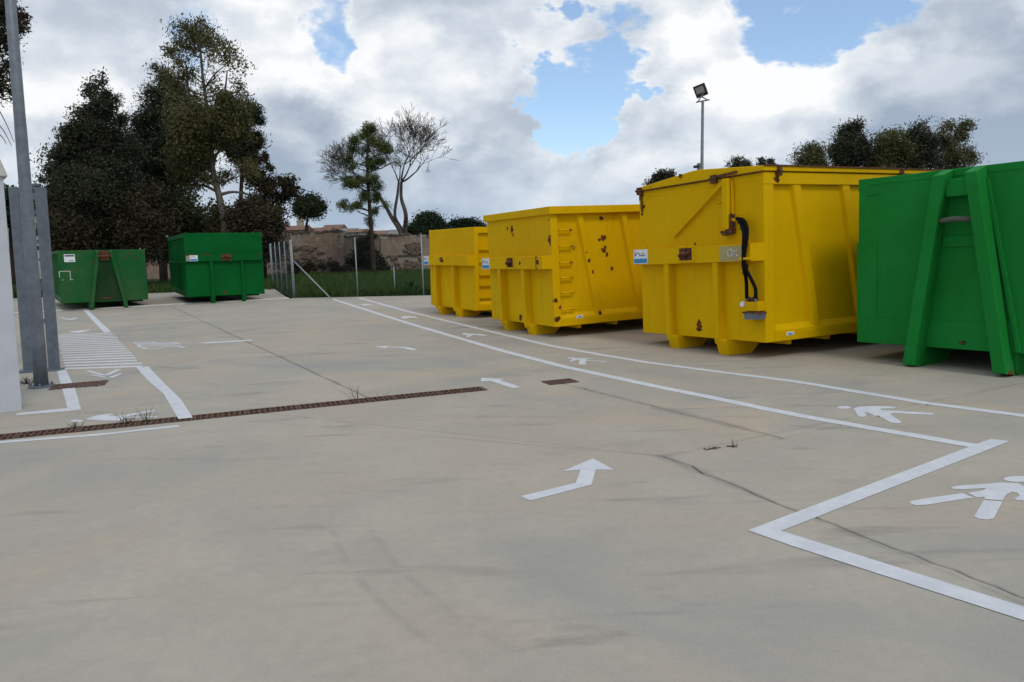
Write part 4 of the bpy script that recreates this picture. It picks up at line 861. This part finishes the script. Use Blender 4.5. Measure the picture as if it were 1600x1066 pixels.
LM = dict(olive=leaf_mat('eucalyptus_olive', [(.05, .053, .02), (.105, .105, .04), (.18, .165, .07)]),
          grey=leaf_mat('eucalyptus_grey', [(.028, .034, .020), (.052, .060, .036), (.090, .094, .055)]),
          dark=leaf_mat('pine_dark', [(.010, .017, .009), (.018, .029, .013), (.034, .046, .020)], .1),
          pine=leaf_mat('pine_green', [(.042, .062, .017), (.09, .122, .032), (.15, .175, .05)], .15),
          brown=leaf_mat('leaf_brown', [(.026, .022, .012), (.05, .042, .022), (.085, .072, .038)]),
          bush=leaf_mat('bush_green', [(.02, .028, .012), (.036, .046, .019), (.062, .068, .028)]),
          fresh=leaf_mat('grass_fresh', [(.028, .068, .013), (.055, .11, .022), (.095, .145, .038)]),
          oak=leaf_mat('round_crown', [(.010, .020, .010), (.018, .034, .014), (.032, .05, .02)], .1),
          flower=leaf_mat('yellow_flower', [(.5, .38, .02), (.6, .5, .04)]),
          ever=leaf_mat('evergreen', [(.012, .03, .010), (.025, .055, .016), (.05, .085, .025)]),
          dry=leaf_mat('dry_weed', [(.12, .09, .045), (.2, .16, .08)]))
def bark(name, a, b):
    m, t = material(name); c = t.n('ShaderNodeTexCoord').outputs['Object']; n = t.noise(t.n('ShaderNodeMapping', {'Vector': c, 'Scale': (6, 6, 1)}).outputs[0], 2, 6, .65)
    put(t, t.mix(t.ramp(n, .35, .65), a, b), .9, 0, n, .6, .03, .1); return m
BK = dict(euc=bark('eucalyptus_bark', (.085, .07, .055), (.20, .175, .15)), pine=bark('pine_bark', (.035, .026, .02), (.075, .055, .042)), bare=bark('bare_bark', (.06, .05, .045), (.12, .105, .095)))
LS, LN = .58, 2.0                          # leaf size and number factors
def leaves(blobs, n, size, asp, droop=0.0, sigma=.3, cl=40.0, flat=1.0):
    """blobs: (x,y,z,r,density) in metres -> quads grouped in clumps"""
    n = int(n*LN); cl *= LN*1.25; sigma *= .80; B = np.array(blobs, float); wgt = B[:, 3]**2.2*B[:, 4]; wgt /= wgt.sum(); nc = max(6, int(n/cl))
    bi = RNG.choice(len(B), nc, p=wgt); v = RNG.normal(size=(nc, 3)); v /= np.linalg.norm(v, axis=1)[:, None]
    cc = B[bi, :3]+v*(B[bi, 3]*RNG.random(nc)**.42)[:, None]*np.array([1, 1, flat])
    sg = np.minimum(sigma, B[bi, 3]*.62)*RNG.uniform(.55, 1.2, nc)
    ci = RNG.integers(0, nc, n); p = cc[ci]+np.clip(RNG.normal(size=(n, 3)), -1.7, 1.7)*(sg[ci]*np.where(RNG.random(n) < .3, 1.45, 1.0))[:, None]*np.array([1, 1, .9])
    a = RNG.normal(size=(n, 3)); a[:, 2] = a[:, 2]*(1-droop)-droop*1.6; a /= np.linalg.norm(a, axis=1)[:, None]
    b = np.cross(a, RNG.normal(size=(n, 3))); b /= np.linalg.norm(b, axis=1)[:, None]
    s = size*LS*RNG.uniform(.6, 1.35, n)[:, None]; a *= s; b *= s*asp
    return np.stack([p-a, p+b-a*.1, p+a, p-b-a*.1], 1)
def px_blobs(bl, Y, spread=.5):
    out_ = []
    for b in bl:
        x, y, r = b[:3]; d = b[3] if len(b) > 3 else 1.0; rr = r*Y/FPX; p = at(x, y, Y+RNG.uniform(-spread, spread)*min(2.2, rr*1.6)); out_.append((p.x, p.y, p.z, rr, d))
    return out_
def lacy(B, k=7):                          # break each mass into uneven sprays with gaps between them
    out_ = []
    for x, y, z, r, d in B:
        m_ = k+int(4*min(1.5, r/.8))
        for _ in range(m_):
            v = RNG.normal(size=3); v /= np.linalg.norm(v); q = r*RNG.uniform(.2, .92); out_.append((x+v[0]*q, y+v[1]*q, z+v[2]*q*.9, r*RNG.uniform(.34, .62), d*RNG.uniform(.6, 1.3)))
    return out_
def wob(a, b, n, amp, r_):
    a, b = Vector(a), Vector(b); L_ = (b-a).length; return [a.lerp(b, i/n)+Vector((r_.gauss(0, 1), r_.gauss(0, 1), r_.gauss(0, .5)))*(amp*L_ if 0 < i < n else 0) for i in range(n+1)]
def tree(name, label, cat, Y, trunk_px, r0, blobs, n, size, asp, leaf, bk='euc', droop=.3, sigma=.3, cl=40, limbs=True, group='trees beyond the fence', spread=.5, flat=1.0, seed=1, twigs=0, extra=(), lace=7):
    rt = random.Random(seed); tp = [at(x, y, Y) for x, y in trunk_px]; basep = Vector((tp[0].x, Y, -.03))
    o = empty(name, basep, label, cat, group); tp[0] = basep.copy(); B = px_blobs(blobs, Y, spread); mb = MB()
    P = smooth_path(tp, 4) if len(tp) > 2 else tp; rr = [r0*(1-.8*i/(len(P)-1)) for i in range(len(P))]; P[0] = P[0]-Vector((0, 0, .05))
    mb.tube([p-basep for p in P], rr, 8)
    for ex in extra: q = smooth_path([at(x, y, Y) for x, y in ex], 4); mb.tube([p-basep for p in q], [r0*(.16 if name == 'cropped_tree' else .45)*(1-.75*i/len(q)) for i in range(len(q))], 6)
    if limbs:
        for b in B:
            c = Vector(b[:3]); cand = [i for i in range(len(P)) if P[i].z < c.z-.25*abs(c.x-P[i].x)] or [0]; i = max(cand, key=lambda i: -((P[i]-c).length)+rt.uniform(0, .6)); i = max(1, i) if len(P) > 1 else i
            q = wob(P[i], c, 4, .05, rt); rb = min(rr[i]*.6, .02+.022*(c-P[i]).length); mb.tube([p-basep for p in q], [rb*(1-.75*k/4) for k in range(5)], 5, False)
            for _ in range(twigs+2):
                e_ = c+Vector((rt.gauss(0, 1), rt.gauss(0, 1), rt.gauss(0, 1)))*b[3]*.55; mb.tube([p-basep for p in wob(q[2], e_, 3, .06, rt)], [rb*.4, rb*.3, rb*.2, rb*.1], 4, False)
    mb.build('trunk', BK[bk], o, smooth=True)
    V = leaves(lacy(B, lace) if lace else B, n, size, asp, droop, sigma, cl, flat)-np.array(tuple(basep)); link('crown', quads('crown', V, LM[leaf]), o)
    return o
# big group on the left
tree('eucalyptus_tree', 'tallest eucalyptus, airy olive crown and pale leaning trunk, behind the dark green container', 'tree', 41,
     [(354, 400), (350, 350), (343, 310), (337, 285), (331, 255), (331, 215), (324, 170), (318, 130), (314, 90), (312, 60)], .21,
     [(300, 62, 30.9, 0.38), (335, 66, 28.84, 0.35), (275, 75, 18.54, 0.4), (362, 88, 24.72, 0.3), (292, 108, 24.72, 0.3), (345, 108, 22.66, 0.15), (378, 140, 18.54, 0.25), (272, 132, 22.66, 0.4), (318, 138, 22.66, 0.17), (358, 165, 26.78, 0.8), (384, 172, 16.48, 0.7), (300, 185, 35.02, 1), (345, 195, 35.02, 1.1), (378, 205, 20.6, 0.8), (305, 225, 35.02, 1.1), (345, 222, 20.6, 1), (288, 250, 30.9, 1), (300, 270, 22.66, 0.6), (352, 278, 18.54, 0.45), (385, 268, 22.66, 0.7), (325, 285, 12.36, 0.3), (290, 45, 12.36, 0.3), (320, 42, 12.36, 0.3)],
     26000, .145, .34, 'olive', droop=.55, sigma=.34, cl=34, seed=2, extra=[[(331, 255), (310, 205), (296, 150), (290, 100)], [(333, 262), (338, 242), (350, 232), (372, 228)], [(340, 300), (318, 290), (296, 290)], [(331, 215), (345, 180), (352, 140), (355, 110)], [(341, 305), (365, 300), (395, 305)]])
tree('pine_tree', 'dense dark pine filling the middle of the left tree group', 'tree', 45, [(252, 400), (252, 330), (250, 260), (252, 190), (256, 140)], .25,
     [(256, 122, 18), (243, 150, 26), (268, 150, 26), (228, 185, 26), (256, 190, 34), (282, 190, 24), (215, 205, 18), (222, 225, 30), (255, 230, 40), (285, 235, 30), (212, 250, 26), (240, 270, 38), (275, 275, 34), (218, 290, 30), (258, 305, 34)],
     34000, .19, .20, 'dark', 'pine', droop=.0, sigma=.36, cl=30, seed=3)
tree('pine_tree', 'dark leaning pine crown showing right of the tallest eucalyptus trunk', 'tree', 46, [(372, 400), (376, 330), (378, 270), (382, 220), (388, 180)], .16,
     [(391, 168, 13), (396, 190, 12), (380, 200, 20), (396, 215, 13), (372, 222, 22), (392, 236, 15), (366, 240, 16), (384, 250, 14)], 11000, .17, .22, 'dark', 'pine', droop=.0, sigma=.3, cl=30, seed=4)
tree('eucalyptus_tree', 'broad grey green eucalyptus with a wispy top at the left end of the tree group', 'tree', 38, [(150, 400), (150, 340), (152, 270), (155, 215), (157, 175), (159, 140)], .2,
     [(158, 128, 14, .3), (170, 122, 10, .25), (152, 148, 20, .6), (168, 165, 20, .9), (184, 190, 14, .9), (135, 180, 18, .7), (152, 195, 28, 1), (112, 205, 18, .7), (120, 222, 24, 1), (180, 222, 26, 1), (92, 235, 20, .8), (100, 252, 26, 1), (140, 248, 36, 1.1), (82, 275, 16, .7), (180, 258, 30, 1.1), (108, 285, 32, 1), (150, 295, 38, 1.1), (76, 298, 10, .6), (190, 300, 32, 1.1), (98, 320, 28, 1), (135, 330, 30, 1), (180, 335, 30, 1)],
     40000, .145, .36, 'grey', droop=.4, sigma=.32, cl=36, seed=5)
for i, (bl, lab, lf, n, Y) in enumerate([
    ([(95, 345, 26), (120, 350, 30), (105, 365, 26), (85, 362, 18)], 'dark brown thicket beside the flat roofed building', 'brown', 12000, 37),
    ([(155, 345, 30), (175, 355, 30), (145, 368, 26), (165, 372, 26)], 'dusky thicket right behind the low faded green container', 'bush', 12000, 38.5),
    ([(205, 335, 30), (228, 320, 32), (220, 355, 32), (245, 345, 28)], 'tall brown leaved thicket between the two far green containers', 'brown', 13000, 38),
    ([(262, 330, 26), (285, 325, 24), (270, 352, 22), (300, 352, 18)], 'dark green thicket over the tall dark green container', 'bush', 9000, 40),
    ([(395, 335, 26), (420, 345, 20), (375, 342, 24), (405, 352, 20), (435, 355, 14)], 'reddish brown thicket right of the pale eucalyptus trunk', 'brown', 11000, 40),
    ([(325, 322, 16, .5), (312, 340, 14), (340, 352, 14), (355, 345, 14)], 'small olive thicket at the foot of the tallest eucalyptus', 'olive', 4500, 42)]):
    cx = sum(b[0] for b in bl)/len(bl); tree('thicket', lab, 'bush', Y, [(cx, 405), (cx, 385), (cx, 350)], .08, bl+[(b[0], 385, 22) for b in bl[:3]], n, .15, .42, lf, 'pine', .2, .34, 36, group='thickets along the back fence', lace=0, seed=20+i)
tree('brown_leaf_tree', 'sparse brown leaved tree hanging over the receding fence', 'tree', 42, [(412, 400), (412, 350), (408, 310), (404, 270), (402, 235)], .1,
     [(402, 225, 11, .7), (412, 245, 10, .6), (398, 262, 18, 1), (420, 262, 9, .6), (404, 290, 20, .9), (425, 300, 12, .6), (436, 282, 10, .8), (448, 290, 12, .8), (458, 302, 12, .8), (440, 310, 14, .6), (400, 318, 20, 1), (428, 328, 14, .7), (466, 296, 7, .6)], 6500, .14, .42, 'brown', 'pine', .3, .26, 22, seed=6, twigs=2)
tree('cropped_tree', 'tree with leafy tufts and bare hanging twigs above the white gate pier', 'tree', 31, [(-70, 420), (-66, 300), (-60, 200), (-50, 120), (-30, 60), (-10, 20)], .18,
     [(6, 22, 22), (28, 35, 16), (40, 18, 10, .7), (4, 55, 16), (30, 50, 10, .6), (8, 105, 18), (28, 130, 9, .8), (6, 132, 16), (22, 100, 8, .7), (-25, 50, 34), (-30, 110, 36), (-60, 80, 40), (-20, 10, 30), (-60, 160, 30)], 13000, .13, .36, 'brown', 'pine', .4, .28, 30, seed=8,
     extra=[[(-40, 130), (-10, 160), (8, 190), (22, 222)], [(-40, 130), (-5, 150), (12, 158), (26, 166)], [(-42, 140), (-10, 185), (6, 205), (18, 228)], [(-45, 150), (-15, 195), (4, 215), (10, 226)]], limbs=True)
tree('evergreen_tree', 'round bright evergreen between the white gate pier and the galvanised pole', 'tree', 48, [(16, 405), (16, 350), (18, 320)], .15, [(12, 312, 22), (28, 318, 14), (5, 330, 24), (25, 335, 18), (-10, 320, 22)], 9000, .16, .5, 'ever', 'pine', .1, .3, 34, seed=9)
# trees over the old wall
tree('small_tree', 'small bushy tree standing alone behind the old wall, near the bell tower', 'tree', 58, [(479, 400), (479, 362), (480, 345), (484, 330)], .16, [(470, 318, 9, .7), (484, 312, 9, .7), (496, 320, 9, .7), (476, 328, 11), (490, 330, 11), (506, 326, 5, .5), (464, 330, 6, .6)], 3600, .17, .4, 'bush', 'pine', 0, .3, 16, seed=10, twigs=3, lace=0)
pt = tree('pine_tree', 'slender pine with separate needle tufts, standing before the old wall', 'tree', 48, [(584, 422), (581, 370), (578, 330), (575, 290), (574, 250), (576, 210), (578, 198)], .16,
     [(579, 203, 11, 1.3), (570, 212, 8), (558, 218, 9), (553, 231, 8), (597, 230, 9), (606, 233, 6), (569, 234, 8), (580, 222, 8), (544, 252, 8), (552, 259, 6), (580, 256, 11), (594, 252, 9), (620, 252, 6), (543, 284, 9), (552, 288, 8), (562, 282, 8), (580, 280, 10), (590, 290, 7), (569, 306, 9), (537, 320, 8), (548, 322, 7), (560, 320, 5), (586, 307, 9), (604, 320, 6), (577, 348, 6, .7), (586, 330, 6, .7)], 11000, .17, .14, 'pine', 'pine', 0, .16, 24, seed=11, spread=.9, lace=0)
for y, xs in ((380, (572, 590)), (395, (574, 592)), (405, (580,))): pass
tree('ivy_bush', 'dark ivy mass on the wall behind the slender pine trunk', 'bush', 51, [(575, 428), (575, 400)], .05, [(570, 385, 12), (582, 398, 12), (565, 405, 12), (590, 412, 12), (578, 370, 8), (556, 412, 10), (600, 418, 8)], 6000, .13, .5, 'bush', 'pine', .2, .25, 30, group='bushes along the old wall', seed=12)
tree('bramble_bush', 'brown bramble heap against the rubble at the left of the wall', 'bush', 50.5, [(505, 428), (505, 412)], .05, [(480, 418, 9, .6), (500, 415, 9, .5), (520, 416, 9, .6), (512, 398, 6, .35), (530, 420, 9, .7), (545, 420, 8, .7), (460, 420, 9, .7)], 3200, .13, .4, 'brown', 'pine', .2, .25, 22, group='bushes along the old wall', seed=13)
tree('round_tree', 'big round dark crowned tree rising behind the wall, left of the yellow row', 'tree', 75, [(668, 405), (668, 380), (668, 360)], .3, [(668, 352, 17), (652, 358, 12), (686, 357, 13), (664, 345, 11), (676, 345, 10), (642, 364, 8), (697, 362, 7), (668, 366, 16)], 16000, .17, .5, 'oak', 'pine', 0, .34, 40, seed=14, lace=0)
tree('round_tree', 'lower round dark crowned tree peeping over the lowest yellow container', 'tree', 80, [(727, 400), (727, 370)], .3, [(714, 354, 8), (727, 352, 9), (741, 353, 8), (752, 356, 6), (705, 357, 6), (727, 360, 10), (745, 362, 8)], 9000, .17, .5, 'oak', 'pine', 0, .34, 40, seed=15, lace=0)
# bare tree
rb_ = random.Random(21); YB_ = 59.0
bo = at(630, 405, YB_); bo = Vector((bo.x, YB_, -.03)); bt_ = empty('bare_tree', bo, 'leafless spreading tree behind the old wall, right of the slender pine', 'tree', 'trees beyond the fence'); mb = MB()
def grow(p, d, L_, r_, lvl):
    n = 4; q = [p]; dd = d.copy()
    for i in range(n):
        dd = (dd+Vector((rb_.gauss(0, .13), rb_.gauss(0, .13), rb_.gauss(0, .10)+.03))).normalized(); q.append(q[-1]+dd*L_/n)
    mb.tube([x-bo for x in q], [max(.0095, r_*(1-.45*i/n)) for i in range(n+1)], 6 if lvl < 2 else (4 if lvl < 4 else 3), False)
    if lvl >= 8: return
    k = rb_.choice((2, 3, 3)) if lvl < 5 else 2
    for j in range(k):
        ax = Vector((rb_.gauss(0, 1), rb_.gauss(0, 1), rb_.gauss(0, .5))).normalized(); nd = (dd+ax*rb_.uniform(.35, .75)).normalized(); grow(q[-1] if j == 0 or lvl < 2 else q[rb_.choice((2, 3, 4))], nd, L_*rb_.uniform(.70, .88), r_*(.58 if lvl else .62), lvl+1)
def stem(pts, r_):
    q = smooth_path([bo.copy()]+[at(x, y, YB_+rb_.uniform(-.4, .4)) for x, y in pts], 4); q[0].z -= .05
    mb.tube([x-bo for x in q], [r_*(1-.5*i/len(q)) for i in range(len(q))], 8, False); return q[-1], (q[-1]-q[-3]).normalized(), r_*.5
for pts, r_, L_, dirs in (([(628, 370), (612, 340), (600, 318), (588, 300)], .19, 1.25, [(-.75, .1, .55), (-.3, -.2, .85), (-.9, .2, .15)]), ([(629, 365), (617, 338), (621, 305), (623, 285)], .15, 1.2, [(-.2, .2, .9), (.25, -.2, .85)]), ([(633, 362), (634, 335), (627, 310), (627, 285)], .2, 1.35, [(.55, .1, .7), (.1, -.3, .95), (.9, .2, .4)])):
    e_, d_, r2 = stem(pts, r_)
    for dv in dirs: grow(e_, Vector(dv).normalized(), L_, r2*.8, 1)
mb.build('trunk', BK['bare'], bt_)
# eucalyptus row over the right hand containers
for i, (bl, tx, lab, n) in enumerate([
    ([(1252, 248, 11), (1266, 232, 10, .8), (1275, 245, 12), (1260, 262, 14), (1280, 262, 12), (1290, 236, 7, .6)], 1268, 'small wind-blown eucalyptus at the left end of the row over the tallest yellow lid', 5500),
    ([(1335, 198, 9, .8), (1326, 212, 14), (1338, 225, 16), (1318, 235, 18), (1345, 245, 18), (1305, 240, 10, .8), (1325, 255, 20)], 1330, 'bushy eucalyptus with a peaked crown over the tallest yellow lid', 9500),
    ([(1400, 205, 9, .8), (1385, 218, 13), (1402, 225, 14), (1378, 240, 15), (1400, 250, 18), (1368, 256, 12), (1415, 238, 12)], 1392, 'eucalyptus in the middle of the row leaning with the wind', 7500),
    ([(1438, 205, 12), (1425, 218, 12), (1445, 225, 17), (1430, 245, 18), (1455, 250, 16)], 1440, 'denser eucalyptus of the row above the gap between yellow lid and green container', 7500),
    ([(1478, 198, 9, .8), (1472, 215, 11, .8), (1505, 198, 10, .8), (1500, 215, 11, .8), (1484, 235, 14), (1510, 238, 9, .7), (1518, 248, 9, .8), (1490, 255, 16)], 1488, 'thin twin-topped eucalyptus at the right end of the row over the bright green container', 6500)]):
    tree('eucalyptus_tree', lab, 'tree', 48+i*.7, [(tx-4, 400), (tx-2, 320), (tx, 260), (tx+4, 225)], .14, bl+[(tx-8, 288, 24, .7), (tx+10, 300, 24, .7), (tx-2, 322, 20, .6)], int(n*1.6), .16, .32, 'grey' if i % 2 else 'olive', droop=.45, sigma=.3, cl=28, seed=30+i, group='eucalyptus row behind the containers', lace=0)
for bl, tx, lab, n in (([(1024, 281, 7), (1036, 272, 6), (1047, 276, 6), (1038, 284, 9), (1016, 290, 7)], 1035, 'low tree top peeping over the left edge of the tallest yellow lid', 2600), ([(1152, 249, 6, .8), (1146, 258, 7), (1160, 257, 8), (1168, 262, 6), (1154, 265, 8)], 1155, 'dark tree top peeping over the lid beside the floodlight pole', 2400), ([(1190, 252, 5), (1206, 252, 4), (1195, 260, 7), (1208, 260, 5)], 1197, 'twin tipped tree top peeping over the lid corner', 1500)):
    tree('young_tree', lab, 'tree', 46, [(tx, 400), (tx, 320), (tx, 270)], .08, bl+[(tx-4, 292, 13, .8), (tx+6, 308, 13, .8), (tx, 328, 11, .7)], int(n*1.8), .13, .34, 'grey', droop=.2, sigma=.22, cl=20, seed=tx, group='tree tops behind the yellow row', lace=0)
# meadow beyond the fence
def blades(n, gen, hmin, hmax, wd, mat, name, kind='stuff'):
    P = gen(n); n = len(P); h = RNG.uniform(hmin, hmax, n); a = RNG.uniform(0, 2*np.pi, n); l = RNG.normal(0, .28, (n, 2))*h[:, None]; w_ = wd*RNG.uniform(.6, 1.4, n)
    dx = np.stack([np.cos(a), np.sin(a), np.zeros(n)], 1)*w_[:, None]; b = np.column_stack([P, np.full(n, -.04)]); t_ = b+np.column_stack([l, h]); m_ = b+np.column_stack([l*.35, h*.55])
    return tag(link(name, quads(name, np.stack([b-dx, b+dx, t_+dx*.15, m_-dx*.9], 1), mat)), None, None, None, kind)
def inside_meadow(P):
    v = P-np.array([FC_.x, FC_.y]); fd = np.array([FD.x, FD.y]); fn_ = np.array([-FD.y, FD.x]); rn_ = np.array([RD.y, -RD.x]); return (v@fn_ > .12) & (v@rn_ > .1) & (P[:, 1] < 52)
def gen_m(n):
    P = np.column_stack([RNG.uniform(-22, 3, n), 27+RNG.random(n)**1.5*25]); return P[inside_meadow(P)]
tag(blades(110000, gen_m, .10, .42, .012, LM['fresh'], 'meadow_grass'), 'tall fresh green grass between the wire fence and the old wall', 'grass')
def gen_b(n):
    P = np.column_stack([RNG.uniform(-34, -10, n), RNG.uniform(34.6, 44, n)]); v = P-np.array([FE.x, FE.y]); return P[(P[:, 1] > 35.2) | (P[:, 0] > FE.x)]
tag(blades(30000, gen_b, .12, .5, .014, LM['fresh'], 'verge_grass'), 'rough grass behind the far green containers', 'grass')
fl_c = gp(530, 437)
def gen_f(n): return np.column_stack([RNG.normal(at(530, 434, 38).x, .8, n), RNG.normal(38, 1.2, n)])
P = gen_f(160); V = []
for x, y in P:
    z = .35+RNG.uniform(0, .3); s = .03; V.append([(x-s, y, z), (x, y-s, z+.01), (x+s, y, z+.02), (x, y+s, z+.01)])
tag(link('yellow_flowers', quads('yellow_flowers', np.array(V), LM['flower'])), 'patch of small yellow flowers in the meadow grass', 'flowers', None, 'stuff')
def weed(name, label, px, n, h, spread, mat, lean=.4, wd=.005, group='weeds in the joints', z=0.0):
    c = gp(*px); o = empty(name, (c.x, c.y, z), label, 'weed', group); V = []
    for i in range(n):
        a = RNG.uniform(0, 2*np.pi); r_ = abs(RNG.normal(0, spread)); b = np.array([r_*np.cos(a), r_*np.sin(a), -.03]); hh = h*RNG.uniform(.4, 1.1); le = RNG.normal(0, lean, 2)*hh; t_ = b+np.array([le[0], le[1], hh+.03]); m_ = (b+t_)/2+np.array([0, 0, hh*.12]); d = np.array([np.cos(a+1.2), np.sin(a+1.2), 0])*wd*RNG.uniform(.6, 1.4)
        V.append([b-d*.5, b+d*.5, m_+d, m_-d]); V.append([m_-d, m_+d, t_+d*.1, t_-d*.1])
    tag(link('blades', quads('blades', np.array(V), mat), o), kind='stuff'); return o
weed('weed_tuft', 'small green weed in the drain below the thin white line end', (118, 667), 26, .07, .05, LM['bush'], .7, .003)
weed('weed_tuft', 'bushy green weed growing out of the drain by the painted pedestrian', (198, 661), 34, .11, .06, LM['bush'], .7, .003)
weed('weed_tuft', 'thin upright weed in the drain next to the bushier one', (229, 658), 16, .13, .03, LM['bush'], .5, .003)
weed('weed_tuft', 'tall dry weed stalks where a slab joint meets the drain', (560, 628), 14, .22, .05, LM['dry'], .6, .0025)
weed('weed_tuft', 'dry weed wisps on the drain edge right of the tall dry stalks', (600, 622), 10, .08, .05, LM['dry'], .8, .0025)
weed('weed_tuft', 'low green weed at the foot of the white gate pier', (42, 600), 40, .11, .07, LM['bush'], .7)
weed('weed_tuft', 'tiny dry weeds standing in the slab joint by the dirt clump', (1146, 696), 8, .05, .03, LM['dry'], .4, .0025)
weed('agave_plant', 'spiky dark green plant in the grass by the lowest yellow container', (642, 459), 44, .55, .22, LM['ever'], .7, .035, None)
weed('weed_tuft', 'dark weeds along the fence foot right of the brace post', (545, 463.5), 60, .3, .35, LM['fresh'], .5, .01)
# crumbs of dirt in the joint
dc = empty('dirt_clump', gp(1125, 700), 'dark crumbs of dirt and leaves in the slab joint', 'debris'); rd_ = random.Random(4)
for i in range(26):
    t_ = rd_.uniform(-1, 1); p = (gp(1100, 703)).lerp(gp(1150, 697), (t_+1)/2)-dc.location; s = rd_.uniform(.003, .009)
    k = MB().obox(p+Vector((rd_.gauss(0, .012), rd_.gauss(0, .012), s*.4)), Vector((s, s*.3, 0)), Vector((-s*.3, s*.7, .002)), Vector((0, .001, s*.5))); k.build('crumb', M['soil'], dc)
